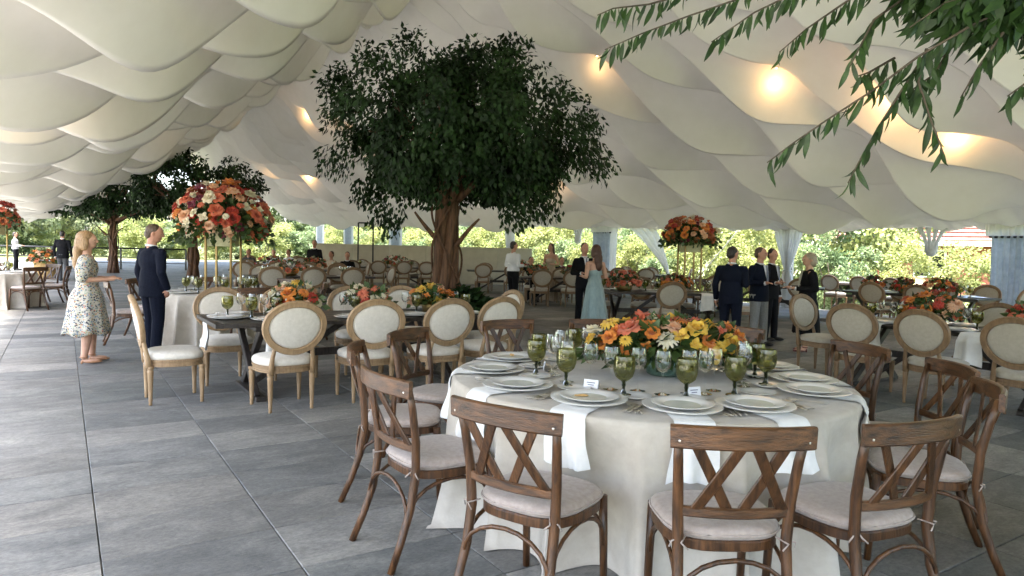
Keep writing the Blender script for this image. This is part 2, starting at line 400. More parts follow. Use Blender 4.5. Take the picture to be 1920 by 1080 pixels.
# ------------------------------------------------------------------ tent lining: billowed panels between cross wires
RV, RH = 7.5, 8.6
LV, LH = -1.7, 2.75
EV = 18.0
def eave_h(u): return 2.33 + .97 * min(max((u - 12) / 46, 0), 1)
def roof(u, v):
    if v < RV: t = (v - LV) / (RV - LV); return LH + (RH - LH) * t - .25 * math.sin(PI * t)
    t = (EV - v) / (EV - RV); e = eave_h(u); return e + (RH - e) * t - .55 * math.sin(PI * t)
PER = 1.08
rk = random.Random(11)
PH = [rk.uniform(-.9, .9) + (PI if k % 2 else 0) for k in range(80)]
DA = [rk.uniform(.85, 1.2) for k in range(80)]
def CHV(v): return .95 if v < RV else .66                                              # the cross wires run in a shallow chevron
def wire(k, v): return -7.0 + k * PER - CHV(v) * (abs(v - RV) - .4 * (1 - sstep(0, 1, abs(v - RV)))) + .27 * math.sin(v * 1.05 + k * 2.3) + .10 * math.sin(v * 2.3 + k)
def sstep(a, b, x):
    t = min(max((x - a) / (b - a), 0), 1); return t * t * (3 - 2 * t)
def sag(k, v):
    a = sstep(0, 1.3, abs(v - RV)) * (.35 + .65 * sstep(0, 2.5, v - LV)) * (.12 + .88 * sstep(0, 2.4, EV - v))
    if v > RV: q = v / 3.3
    else: q = v / 3.2
    return DA[k] * a * (.78 + .33 * math.sin(2 * PI * q + PH[k]) + .08 * math.sin(5.1 * q + k))
def SG(t): return t / .62 * .80 if t < .62 else .80 + .20 * (t - .62) / .38
def lining_panel(k, va, vb, nv, ns=14):
    V = []; F = []
    for i in range(nv + 1):
        v = va + (vb - va) * i / nv
        u0, u1 = wire(k, v), wire(k + 1, v); d = sag(k, v)
        for j in range(ns + 1):
            s = SG(j / ns); u = u0 + (u1 - u0) * s
            pr = (s / .88) ** 1.12 if s < .88 else 1 - ((s - .88) / .12) ** 2
            z = roof(u, v) - d * pr
            g = sstep(2.6, .3, EV - v) if v > RV else 0
            z += g * .035 * math.sin(u * 2 * PI / .30 + v * 1.5 + k) * (1 if v < EV - .02 else .3)
            r_ = 1 - sstep(.2, 1.0, abs(v - RV))
            z += r_ * (.05 * math.sin(u * 2 * PI / .26 + k) - .10 * pr)
            # soft secondary creases running down the slope
            z -= .02 * pr * math.sin(v * 5.2 + k * 2.2 + s * 3) * (1 - r_)
            V.append(W(u, v, z))
    m_ = ns + 1
    for i in range(nv):
        for j in range(ns): F.append((i * m_ + j, i * m_ + j + 1, (i + 1) * m_ + j + 1, (i + 1) * m_ + j))
    return newmesh('billow', V, F)
lining = thing('tent_lining', 'cream billowed fabric lining draped across the whole tent roof', 'tent lining', (0, 0, 0))
NK = 62
for k in range(NK):
    n_ = 80 if k < 32 else 44
    s_ = 13 if k < 32 else 9
    ob('billow', lining_panel(k, LV, RV, n_, s_), M_fabric, lining)
    ob('billow', lining_panel(k, RV, EV, n_ + 14, s_ + 10), M_fabric, lining)

# outer skin of the tent, above the lining
M_skin = mat('tent_vinyl', (.80, .80, .77), .5, trans=.30)
V = []; F = []; n = 33
for i in range(n + 1):
    u = -7.4 + i * 2.0
    V += [W(u, LV - .35, LH + .12), W(u, RV, RH + .55), W(u, EV + .35, eave_h(u) + .24)]
for i in range(n): F += [(3 * i, 3 * i + 1, 3 * i + 4, 3 * i + 3), (3 * i + 1, 3 * i + 2, 3 * i + 5, 3 * i + 4)]
tag(ob('tent_roof', newmesh('tent_roof', V, F, False), M_skin), 'white vinyl tent roof above the fabric lining', 'tent roof')

# ------------------------------------------------------------------ right side: eave beam, posts, curtains
UEND = -7 + NK * PER
mb = MB()
for (u0, u1) in [(-7 + i * 6, -7 + i * 6 + 6) for i in range(11)]:
    a, b = Vector(W(u0, EV + .06, eave_h(u0) + .10)), Vector(W(u1, EV + .06, eave_h(u1) + .10))
    mb.sweep([a, b], rrect(.10, .16, .01), side=(VX, VY, 0))
tag(mb.build('eave_beam', M_metal, None, False), 'long grey metal eave beam above the curtained right side', 'beam')
def drape(name, m, parent, path_w, n=26, folds=7, amp=.05, smooth=True):
    """path_w: list of (center(u,v), z, halfwidth, depth) from top to bottom, hung along u"""
    V = []; F = []
    for (cu, cv, z, hw, am) in path_w:
        for i in range(n + 1):
            t = -1 + 2 * i / n
            V.append(W(cu + t * hw, cv + am * math.sin(t * folds * PI) + .3 * am * math.sin(t * folds * 2.3 * PI + 1), z))
    for r in range(len(path_w) - 1):
        for i in range(n): F.append((r * (n + 1) + i, r * (n + 1) + i + 1, (r + 1) * (n + 1) + i + 1, (r + 1) * (n + 1) + i))
    return ob(name, newmesh(name, V, F, smooth), m, parent)
def post(u, v=EV + .06, h=None):
    mb = MB(); h = h or eave_h(u) + .02
    x, y, _ = W(u, v); mb.box((0, 0, h / 2), (.11, .11, h), .012); mb.box((0, 0, .012), (.24, .24, .024))
    return mb, (x, y, 0)
def ux(px):                                            # place along the wall, from the photograph's measured bay spacing
    return px
POSTS = [(POST_U, kind, lab) for POST_U, kind, lab in (
    (12.7, 'tied', 'white gathered curtain tied in the middle behind the guest in dark dress'),
    (21.1, 'blue', 'blue grey curtain panel behind the woman in the teal dress'),
    (27.8, 'white', 'narrow white curtain above the waiter in white shirt'),
    (34.3, 'plain', ''),
    (41.3, 'bluew', 'blue and white curtain just left of the big tree trunk'),
    (50.0, 'bluew', 'blue and white curtain, middle of the far three'),
    (56.8, 'bluew', 'farthest blue and white curtain at the end of the tent side'),
    (6.9, 'blue', 'pale blue curtain at the right edge of the picture'))]
for (u, kind, lab) in POSTS:
    mb, loc = post(u); o = mb.build('tent_post', M_metal, None, False, loc=loc, rot=(0, 0, TA))
    tag(o, 'white metal tent post ' + {'tied': 'inside the tied white curtain', 'blue': 'behind the blue grey curtain ' + ('by the teal dress' if u > 10 else 'at the right edge'), 'white': 'inside the narrow white curtain', 'plain': 'hidden behind the big tree trunk', 'bluew': 'behind a blue and white far curtain, ' + ('nearest the tree' if u < 45 else 'middle one' if u < 53 else 'farthest')}[kind] , 'tent post', 'tent side posts')
    e = eave_h(u); v = EV - .14
    if kind == 'plain': continue
    c = thing('curtain', lab, 'curtain', (0, 0, 0), 0, 'curtains on the tent side')
    if kind == 'tied':
        drape('fabric', M_curtain, c, [(u, v, e + .02, .52, .05), (u, v, e - .25, .46, .06), (u, v, e - .7, .30, .06), (u, v, e - 1.15, .13, .04), (u, v, e - 1.25, .10, .035), (u, v, e - 1.4, .16, .05), (u, v, e - 1.8, .26, .06), (u, v, .03, .30, .06)], 40, 9)
        mb = MB(); mb.tube([W(u + .12 * math.cos(a), v + .09 * math.sin(a), e - 1.25) for a in [2 * PI * i / 14 for i in range(14)]], .02, 6, True); mb.build('tie_band', M_curtain, c)
    elif kind == 'white':
        drape('fabric', M_curtain, c, [(u, v, e + .02, .42, .05), (u, v, e - .4, .36, .06), (u, v, e - 1.2, .22, .06), (u, v, .03, .24, .06)], 30, 6)
    else:
        hw = .50 if kind == 'blue' else .62
        drape('fabric', M_blue, c, [(u, v, e - .22, hw, .05), (u, v, e - 1.0, hw * .95, .06), (u, v, .03, hw * .95, .06)], 40, 8)
        drape('edge_panel', M_curtain, c, [(u - hw - .2, v + .01, e - .02, .24, .03), (u - hw - .2, v + .01, e - 1.0, .2, .04), (u - hw - .2, v + .01, .03, .2, .04)], 16, 3)
        if kind == 'bluew': drape('edge_panel', M_curtain, c, [(u + hw + .22, v + .01, e - .02, .3, .03), (u + hw + .2, v + .01, e - 1.0, .26, .04), (u + hw + .2, v + .01, .03, .26, .04)], 16, 3)
        drape('valance', M_curtain, c, [(u, v - .06, e + .04, hw + .12, .03), (u, v - .06, e - .24, hw + .10, .045)], 40, 9)
        mb = MB(); mb.tube([W(u - hw - .05, v + .02, e - .26), W(u + hw + .05, v + .02, e - .26)], .03, 8); mb.build('curtain_rod', M_black, c)
# sheer sheet tied back diagonally, swagged loops, guy ropes
c = thing('tied_back_sheet', 'pale blue sheer sheet pulled diagonally aside behind the tall floral stand', 'curtain', (0, 0, 0))
V = []; F = []; n = 24; u = 19.7; e = eave_h(u); v = EV - .10
for r in range(9):
    t = r / 8
    for i in range(n + 1):
        s = i / n; uu = u - 1.4 * s * (1 - .9 * t) - 2.2 * t ** .8; zz = e - .02 - 1.65 * t - .35 * s * t
        V.append(W(uu, v + .05 * math.sin(s * 7 * PI), zz))
for r in range(8):
    for i in range(n): F.append((r * (n + 1) + i, r * (n + 1) + i + 1, (r + 1) * (n + 1) + i + 1, (r + 1) * (n + 1) + i))
ob('fabric', newmesh('fabric', V, F), M_curtain, c)
for (u, lab, wd) in ((22.6, 'white looped fabric swag hanging from the eave above the teal dress', .5), (8.7, 'white looped fabric swag hanging from the eave in front of the brick house', .55)):
    c = thing('fabric_swag', lab, 'fabric swag', (0, 0, 0)); e = eave_h(u); v = EV - .10
    for q, off in enumerate((-.5, -.17, .17, .5)):
        mb = MB(); P = []
        for i in range(13):
            t = i / 12; P.append(W(u + off * wd * (1 - .75 * math.sin(PI * t * .5)) , v - .03 * q, e - .02 - .62 * t))
        mb.tube(P, [.07 - .03 * math.sin(PI * i / 12) for i in range(13)], 8); mb.build('fold', M_curtain, c)
    mb = MB(); mb.ell(W(u, v - .04, e - .64), (.12, .12, .10)); mb.build('knot', M_curtain, c)
def rope(u0, z0, u1, z1, lab):
    mb = MB(); mb.tube([W(u0, EV + .5, z0), W(u1, EV + 1.6, z1)], .018, 6); tag(mb.build('guy_rope', M_metal), lab, 'rope')
rope(14.9, 2.45, 18.0, .3, 'thin guy rope slanting down right of the tall floral stand')
# ------------------------------------------------------------------ garden beyond the tent
def shrub_proto(i, n, rad, ls, m, clumps):
    me = leaf_cloud('foliage', 100 + i, n, rad, ls, clumps, droop=.1, base=.05); me.materials.append(m)
    st = MB()
    for q in range(5):
        a = q * 1.256 + i; st.tube([(0.05 * math.cos(a), .05 * math.sin(a), 0), (.25 * rad[0] * math.cos(a), .25 * rad[1] * math.sin(a), rad[2] * .7), (.5 * rad[0] * math.cos(a), .5 * rad[1] * math.sin(a), rad[2] * 1.3)], [.03, .02, .01], 5)
    sm = st.mesh('stem'); sm.materials.append(M_bark2)
    return me, sm
SH = [shrub_proto(0, 8500, (1.15, 1.15, 1.2), .095, M_shrub, 46), shrub_proto(1, 9000, (1.3, 1.1, 1.4), .095, M_shrub, 50), shrub_proto(2, 8000, (1.2, 1.2, 1.1), .10, M_shrub2, 44)]
rs = random.Random(5)
def shrub(u, v, kind, s, lab, grp):
    me, sm = SH[kind]
    o = thing('garden_shrub', lab, 'shrub', W(u, v, -.16), rs.uniform(0, 6.28), grp, (s, s, s * rs.uniform(.85, 1.15)))
    ob('foliage', me, None, o); ob('stem', sm, None, o)
def nth(n): return '%d%s' % (n, 'th' if 10 < n % 100 < 14 else {1: 'st', 2: 'nd', 3: 'rd'}.get(n % 10, 'th'))
k = 0
for i in range(34):
    u = -1 + i * 1.95 + rs.uniform(-.3, .3)
    kind = [0, 1, 0, 2, 1, 0, 1, 2][i % 8] if u < 26 else [2, 0, 2, 1][i % 4]
    shrub(u, 20.6 + rs.uniform(-.4, .6), kind, rs.uniform(.85, 1.2) * (.78 if u < 13 else 1), ('yellow green' if kind < 2 else 'deeper green') + ' shrub in the front hedge row, %s from the right end' % nth(i + 1), 'hedge shrubs nearest the tent' if kind < 2 else 'darker hedge shrubs')
for i in range(26):
    u = 1 + i * 2.6 + rs.uniform(-.5, .5)
    if u < 12.5: continue
    kind = [1, 2, 0, 1, 2][i % 5]
    shrub(u, 24.2 + rs.uniform(-.8, .9), kind, rs.uniform(1.35, 1.9), ('tall yellow green' if kind < 2 else 'tall deep green') + ' shrub behind the hedge, %s from the right end' % nth(i + 1), 'second row shrubs' if kind < 2 else 'second row darker shrubs')
# trees round the garden
def garden_tree(i, m, h, rw):
    me = leaf_cloud('crown', 300 + i, 5200, (rw, rw, h * .42), .42, 60, droop=.2, base=h * .16, clump_r=.28); me.materials.append(m)
    mb = MB(); mb.tube([(0, 0, 0), (.1, .05, h * .3), (-.05, .1, h * .6)], [.22, .16, .08], 8)
    for q in range(5):
        a = q * 1.3; mb.tube([(0, 0, h * .3), (rw * .5 * math.cos(a), rw * .5 * math.sin(a), h * .6)], [.09, .03], 6)
    tm = mb.mesh('trunk'); tm.materials.append(M_bark2); return me, tm
M_treeA = mat('tree_leaf', (.06, .10, .03), .6, (.13, .17, .05), .35, islrand=.3, trans=.35)
M_treeB = mat('pale_tree_leaf', (.13, .16, .07), .6, (.22, .25, .12), .35, islrand=.3, trans=.35)
GT = [garden_tree(0, M_treeA, 8, 3.2), garden_tree(1, M_treeB, 9, 3.4), garden_tree(2, M_treeA, 11, 3.0)]
def gtree(x, y, k, s, lab, grp='trees round the garden'):
    o = thing('garden_tree', lab, 'tree', (x, y, -.16), rs.uniform(0, 6.28), grp, (s, s, s)); ob('crown', GT[k][0], None, o); ob('trunk', GT[k][1], None, o)
for i in range(16):
    u = 4 + i * 4.6 + rs.uniform(-1, 1); x, y, _ = W(u, 31 + rs.uniform(-2, 5))
    if x > 13 and y < 46: continue
    gtree(x, y, i % 3, rs.uniform(.8, 1.15), 'leafy garden tree rising behind the right hedge, %s from the right' % nth(i + 1), 'trees behind the right hedge')
for i, (px, d, k, s) in enumerate(((-40, 75, 1, .9), (30, 62, 1, 1.0), (120, 88, 0, .75), (160, 66, 1, .62), (210, 95, 1, .8), (265, 80, 0, .8), (330, 84, 1, .8), (400, 76, 0, .8), (470, 82, 2, .75), (530, 78, 0, .85), (590, 84, 1, .9), (-130, 58, 0, .9), (650, 90, 0, 1))):
    gtree((px - 960) / 1300 * d, d, k, s, ['pale garden tree beyond the far left railing, %s in line', 'garden tree seen through the open far end, %s in line'][px > 140] % nth(i + 1), 'trees beyond the far end' if px > 140 else 'trees beyond the railing')
for i in range(16):
    px = -60 + i * 46 + rs.uniform(-12, 12); d = rs.uniform(64, 72); me, sm = SH[[0, 1, 2][i % 3]]
    s = rs.uniform(1.0, 1.6)
    o = thing('garden_shrub', 'low rounded shrub on the far lawn, %s from the left' % nth(i + 1), 'shrub', ((px - 960) / 1300 * d, d, -.16), rs.uniform(0, 6), 'lawn shrubs far away', (s * 1.4, s * 1.4, s)); ob('foliage', me, None, o); ob('stem', sm, None, o)
# hills at the horizon
V = []; F = []; n = 80
for i in range(n + 1):
    a = -PI * .75 + 1.5 * PI * i / n; h = 16 + 9 * math.sin(a * 5 + 1) + 5 * math.sin(a * 13)
    V += [(420 * math.sin(a), 420 * math.cos(a), -1), (455 * math.sin(a), 455 * math.cos(a), h), (560 * math.sin(a), 560 * math.cos(a), h * .8)]
for i in range(n): F += [(3 * i, 3 * i + 3, 3 * i + 4, 3 * i + 1), (3 * i + 1, 3 * i + 4, 3 * i + 5, 3 * i + 2)]
tag(ob('hills', newmesh('hills', V, F), mat('far_woods', (.05, .09, .035), .95, (.10, .14, .06), .05, coord='Object')), kind='structure')

# brick house behind the hedge
M_brick = mat('red_brick', (.20, .065, .04), .85, (.30, .105, .065), 6)
M_roof = mat('roof_tile', (.26, .13, .10), .8, (.36, .20, .16), 4)
M_pane = glassmat('window_glass', (.25, .28, .30), .25, .02, .4, (.05, .06, .07))
M_white = mat('white_paint', (.78, .78, .75), .5)
house = thing('brick_house', 'low red brick house with pinkish tiled roof behind the hedge', 'house', (23.2, 34.0, -.16), R(-34))
mb = MB(); mb.box((0, 0, 1.4), (15, 7, 2.8)); mb.build('wall', M_brick, house, False)
roofp = ob('roof', None, None, house); 
mb = MB(); V = [(-8, -4.2, 2.55), (8, -4.2, 2.55), (8, 0, 4.9), (-8, 0, 4.9), (8, 4.2, 2.55), (-8, 4.2, 2.55)]
V2 = [(a, b, c - .18) for a, b, c in V]
mb.add(V + V2, [(0, 1, 2, 3), (3, 2, 4, 5), (7, 6, 9, 8), (8, 9, 11, 10), (0, 6, 7, 1), (4, 10, 11, 5), (1, 7, 8, 2), (2, 8, 10, 4), (0, 3, 9, 6), (3, 5, 11, 9)]); mb.build('roof_deck', M_roof, roofp, False)
mb = MB()
for i in range(12):
    t = i / 12; y = -4.25 + 4.2 * t; z = 2.60 + 2.35 * t; mb.tube([(-8.02, y, z), (8.02, y, z)], .055, 6)
tag(mb.build('tile_courses', M_roof, roofp), kind='stuff')
mb = MB(); mb.box((0, -4.24, 2.44), (16.1, .06, .22)); mb.build('fascia', M_white, house, False)
for x in (-5.2, -2.2, 1.2, 4.6):
    f = MB(); f.box((x, -3.53, 1.5), (1.3, .08, 1.3)); fo = f.build('window', M_white, house, False)
    for dx in (-.3, .3):
        p = MB(); p.box((x + dx, -3.585, 1.5), (.52, .02, 1.12)); p.build('pane', M_pane, fo, False)
mb = MB(); mb.box((-.6 + 3.5, -3.53, 1.05), (.95, .08, 2.1)); mb.build('door', M_white, house, False)

# terrace railing and planter at the far left
rail = thing('terrace_railing', 'dark horizontal terrace railing at the far left edge of the paving', 'railing', (0, 0, 0))
A, B = Vector((-27.5, 33.5, 0)), Vector((-17.2, 36.5, 0))
for h, r_ in ((1.08, .045), (.62, .02), (.34, .02)):
    mb = MB(); mb.tube([A + Vector((0, 0, h)), B + Vector((0, 0, h))], r_, 6); mb.build('rail', M_black, rail)
for i in range(8):
    p = A.lerp(B, i / 7); mb = MB(); mb.box((p.x, p.y, .53), (.07, .07, 1.06)); mb.build('post', M_black, rail, False)
M_wicker = mat('wicker', (.36, .22, .08), .8, (.55, .36, .15), 30, bump=.4, bscale=60)
# ------------------------------------------------------------------ cross-back chair (faces +y, origin on the floor under the seat)
def crossback(name='cross_back_chair'):
    t = thing(name, 'x', 'chair')
    def bow(x): return -.052 * (1 - (x / .26) ** 2)
    for s in (-1, 1):
        mb = MB(); mb.tube([(s * .222, -.355, 0), (s * .212, -.300, .13), (s * .205, -.248, .28), (s * .203, -.222, .44), (s * .210, -.228, .60), (s * .222, -.255, .76), (s * .232, -.282, .865)],
                           [.0175, .019, .021, .022, .021, .019, .016], 8); mb.build('leg', M_wood, t)
        mb = MB(); mb.tube([(s * .205, .225, 0), (s * .203, .215, .22), (s * .200, .200, .44)], [.017, .019, .021], 8); mb.build('leg', M_wood, t)
    # top rail
    xs = [-.262 + .524 * i / 12 for i in range(13)]
    mb = MB(); mb.sweep([(x, -.288 + bow(x), .858 - .10 * bow(x)) for x in xs], rrect(.026, .086, .007), side=lambda i: (0, 1, 0)); autosmooth(mb.build('top_rail', M_woodx, t).data)
    for s in (-1, 1):
        mb = MB(); mb.ell((s * .232, -.306, .845), (.009, .007, .009), 8, 5); mb.build('bolt', M_silver, t)
    xs = [-.205 + .41 * i / 10 for i in range(11)]
    def bow2(x): return -.034 * (1 - (x / .205) ** 2)
    mb = MB(); mb.sweep([(x, -.228 + bow2(x), .565) for x in xs], rrect(.022, .040, .006), side=lambda i: (0, 1, 0)); autosmooth(mb.build('lower_rail', M_woodx, t).data)
    for (x0, x1, dy) in ((-.150, -.022, -.004), (-.035, -.172, .008), (.172, .035, -.004), (.022, .150, .008)):
        P = []
        for i in range(7):
            q = i / 6; x = x0 + (x1 - x0) * q if True else 0
            P.append((x, (-.228 + bow2(x)) * (1 - q) + (-.285 + bow(x)) * q + dy, .575 + (.83 - .575) * q))
        d = Vector(P[-1]) - Vector(P[0]); sd_ = Vector((d.z, 0, -d.x)).normalized()
        mb = MB(); mb.sweep(P, rrect(.040, .012, .003), side=tuple(sd_)); autosmooth(mb.build('back_slat', M_wood, t).data)
    # seat frame and cushion
    def outline(k, n=36):
        out = []
        for i in range(n):
            a = 2 * PI * i / n; c, s = math.cos(a), math.sin(a)
            x = .235 * k * math.copysign(abs(c) ** .62, c); y = .225 * k * math.copysign(abs(s) ** .62, s)
            out.append((x * (1 + .06 * (y / .22)), y))
        return out
    def slab(levels, n=36):
        V = []; F = []
        for (k, z) in levels: V += [(x, y, z) for x, y in outline(k, n)]
        m_ = len(levels)
        for r in range(m_ - 1):
            for i in range(n): j = (i + 1) % n; F.append((r * n + i, r * n + j, r * n + n + j, r * n + n + i))
        F.append(tuple(range(n - 1, -1, -1))); F.append(tuple((m_ - 1) * n + i for i in range(n)))
        mb = MB(); mb.add(V, F); return mb
    autosmooth(slab([(.94, .400), (.97, .404), (.97, .436), (.95, .442)]).build('seat_frame', M_wood, t).data)
    cu = slab([(.90, .440), (.965, .447), (.985, .458), (.99, .466), (.985, .474), (.96, .484), (.88, .492), (.70, .497), (.3, .499)]).build('seat_cushion', M_cush, t)
    mb = MB(); mb.tube([(x, y, .464) for x, y in outline(1.0)], .005, 6, True); mb.build('piping', M_cush, cu)
    for s in (-1, 1):
        mb = MB(); mb.tube([(s * .17, -.205, .458), (s * .20, -.255, .45), (s * .175, -.262, .428)], .0035, 5); mb.tube([(s * .18, -.21, .455), (s * .232, -.24, .452), (s * .236, -.225, .425)], .0035, 5); mb.build('tie', M_cush, cu)
    # bentwood bows
    def arch(p0, p1, z0, z1, nx=11):
        P = []
        for i in range(nx):
            a = PI * i / (nx - 1); t_ = (1 - math.cos(a)) / 2
            P.append((p0[0] + (p1[0] - p0[0]) * t_, p0[1] + (p1[1] - p0[1]) * t_, z0 + (z1 - z0) * math.sin(a) ** .8))
        return P
    for (p0, p1) in (((-.208, -.268), (.208, -.268)), ((-.205, .215), (.205, .215)), ((-.212, -.262), (-.204, .205)), ((.212, -.262), (.204, .205))):
        mb = MB(); mb.tube(arch(p0, p1, .215, .392), .0095, 6); mb.build('bow_brace', M_wood, t)
    return t
XB = crossback()
# ------------------------------------------------------------------ oval-back chair
def ovalchair(wood, pad, name='oval_back_chair'):
    t = thing(name, 'x', 'chair')
    LEG = [(.0, 0), (.013, 0), (.017, .012), (.014, .03), (.019, .045), (.0165, .06), (.026, .30), (.029, .315), (.022, .325), (.030, .338), (.031, .352), (.029, .36), (0, .36)]
    def flute(a, r, z): return 1 - .06 * (math.cos(a * 6) > .3) * (.06 < z < .30)
    for (x, y) in ((-.225, .215), (.225, .215), (-.19, -.215), (.19, -.215)):
        mb = MB(); mb.lathe(LEG, 14, (x, y, 0), flute); mb.build('leg', wood, t)
    def outl(k, n=36):
        out = []
        for i in range(n):
            a = 2 * PI * i / n; c, s = math.cos(a), math.sin(a)
            x = .262 * k * math.copysign(abs(c) ** .72, c) * (1 + .10 * s); y = .255 * k * math.copysign(abs(s) ** .72, s); out.append((x, y))
        return out
    def slab(levels, n=36):
        V = []; F = []
        for (k, z) in levels: V += [(x, y, z) for x, y in outl(k, n)]
        m_ = len(levels)
        for r in range(m_ - 1):
            for i in range(n): j = (i + 1) % n; F.append((r * n + i, r * n + j, r * n + n + j, r * n + n + i))
        F.append(tuple(range(n - 1, -1, -1))); F.append(tuple((m_ - 1) * n + i for i in range(n)))
        mb = MB(); mb.add(V, F); return mb
    autosmooth(slab([(.94, .350), (.985, .354), (.985, .368), (.965, .374), (.965, .392), (.99, .398), (.99, .412), (.96, .418)]).build('seat_frame', wood, t).data)
    slab([(.955, .416), (.985, .428), (.995, .445), (.985, .462), (.94, .478), (.82, .492), (.6, .501), (.3, .505)]).build('seat_cushion', pad, t)
    # back: egg-shaped ring leaning backwards
    lean = R(11); cz, cyy = .765, -.29
    def bp(x, h, off):  # x across, h along the leaning back, off = out of plane (towards the sitter)
        return (x, cyy - h * math.sin(lean) + off * math.cos(lean) - .03 * (1 - (x / .29) ** 2) * .8, cz + h * math.cos(lean) + off * math.sin(lean))
    n = 40; P = []; IN = []
    for i in range(n):
        a = 2 * PI * i / n; wx = .262 * (1 + .06 * math.sin(a)); P.append(bp(wx * math.cos(a), .222 * math.sin(a), 0)); IN.append((wx * .86 * math.cos(a), .186 * math.sin(a)))
    mb = MB(); c0 = Vector(bp(0, 0, 0))
    mb.sweep(P, [(-.029, -.014), (-.022, -.021), (.0, -.017), (.022, -.021), (.029, -.012), (.029, .012), (.022, .021), (.0, .017), (-.022, .021), (-.029, .014)], side=lambda i: tuple(Vector(P[i]) - c0), closed=True); autosmooth(mb.build('back_frame', wood, t).data, 50)
    V = []; F = []; rings = ((1.03, .0), (1.0, .012), (.9, .022), (.6, .030), (.25, .033))
    for sgn in (1, -1):
        b0 = len(V)
        for (k, d) in rings: V += [bp(x * k, h * k, sgn * d * (1 if sgn > 0 else .55)) for x, h in IN]
        for r in range(len(rings) - 1):
            for i in range(n):
                j = (i + 1) % n; q = (b0 + r * n + i, b0 + r * n + j, b0 + r * n + n + j, b0 + r * n + n + i); F.append(q if sgn < 0 else q[::-1])
        q = tuple(b0 + (len(rings) - 1) * n + i for i in range(n)); F.append(q if sgn < 0 else q[::-1])
    mb = MB(); mb.add(V, F); mb.build('back_pad', pad, t)
    for s in (-1, 1):
        e = bp(s * .168, -.175, 0); mb = MB(); mb.tube([(s * .19, -.225, .345), (s * .188, -.235, .42), (s * .182, -.250, .50), (s * .172, e[1] + .008, e[2] - .03), (s * .168, e[1], e[2] + .02)], [.026, .025, .02, .019, .018], 8); mb.build('back_stile', wood, t)
    return t
OV = ovalchair(M_oak, M_linen)
M_linen_shade = mat('linen_in_shade', (.40, .36, .29), .88, (.46, .42, .345), 30, bump=.12, bscale=260, sheen=.2)  # ivory linen made grey-beige: shade painted into the pad colour
OVD = ovalchair(M_oak_shade, M_linen_shade)  # same chair in the darker copies with painted shade

# ------------------------------------------------------------------ tables
def face(cx, cy, x, y): return math.atan2(cy - y, cx - x) - PI / 2
def cloth_mesh(Rr, H, seed, drop_to=.012, folds=19, n=260):
    rg = random.Random(seed); ph = [rg.uniform(0, 6.28) for _ in range(4)]
    def fold(a): return (.75 * (1 - 2 * abs(math.sin(.5 * (folds * a + ph[0] + .9 * math.sin(3 * a + ph[3])))) ** .8) + .35 * math.sin((folds * .6 // 1) * a + ph[1]) + .25 * math.sin(5 * a + ph[2]))
    lev = [(0.0, 0, 0), (.35, 0, 0), (.7, 0, 0), (.93, 0, 0), (.985, -.001, 0), (1.0, -.008, 0), (1.006, -.03, .004)]
    V = [(0, 0, H)]; F = []; rows = []
    for (k, dz, am) in lev[1:]: rows.append([(Rr * k * math.cos(2 * PI * i / n), Rr * k * math.sin(2 * PI * i / n), H + dz) for i in range(n)])
    steps = 9
    for s in range(1, steps + 1):
        t = s / steps; z = H - .03 - (H - .03 - drop_to) * t; row = []
        for i in range(n):
            a = 2 * PI * i / n; f = fold(a); am = .125 * t ** .6
            r_ = Rr * 1.006 + .02 * t + am * f + .05 * max(0, f) * t * t
            row.append((r_ * math.cos(a), r_ * math.sin(a), max(.006, z + .01 * math.sin(3 * a))))
        rows.append(row)
    row = []                                                       # a little cloth puddles on the floor
    for i in range(n):
        a = 2 * PI * i / n; f = fold(a); r_ = Rr * 1.006 + .02 + .125 * f + .05 * max(0, f) + .012 + .012 * math.sin(9 * a + ph[1]); row.append((r_ * math.cos(a), r_ * math.sin(a), .006))
    rows.append(row)
    for r in rows: V += r
    for i in range(n): F.append((0, 1 + i, 1 + (i + 1) % n))
    for r in range(len(rows) - 1):
        for i in range(n):
            j = (i + 1) % n; F.append((1 + r * n + i, 1 + (r + 1) * n + i, 1 + (r + 1) * n + j, 1 + r * n + j))
    return newmesh('tablecloth', V, F)
def round_table(x, y, Rr, lab, clab, seed, H=.745):
    t = thing('round_table', lab, 'table', (x, y, 0), 0, 'round tables')
    mb = MB(); mb.lathe([(0, H - .03), (Rr - .01, H - .03), (Rr - .004, H - .02), (Rr - .004, H - .005), (0, H - .002)], 48); mb.build('tabletop', M_dark, t)
    for q in range(4):
        a = PI / 4 + q * PI / 2; mb = MB(); mb.tube([(Rr * .5 * math.cos(a), Rr * .5 * math.sin(a), 0), (Rr * .45 * math.cos(a), Rr * .45 * math.sin(a), H - .03)], .02, 8); mb.build('leg', M_black, t)
    c = ob('tablecloth', cloth_mesh(Rr, H + .004, seed), M_cloth, None, (x, y, 0)); tag(c, clab, 'tablecloth', 'round tablecloths')
    return t
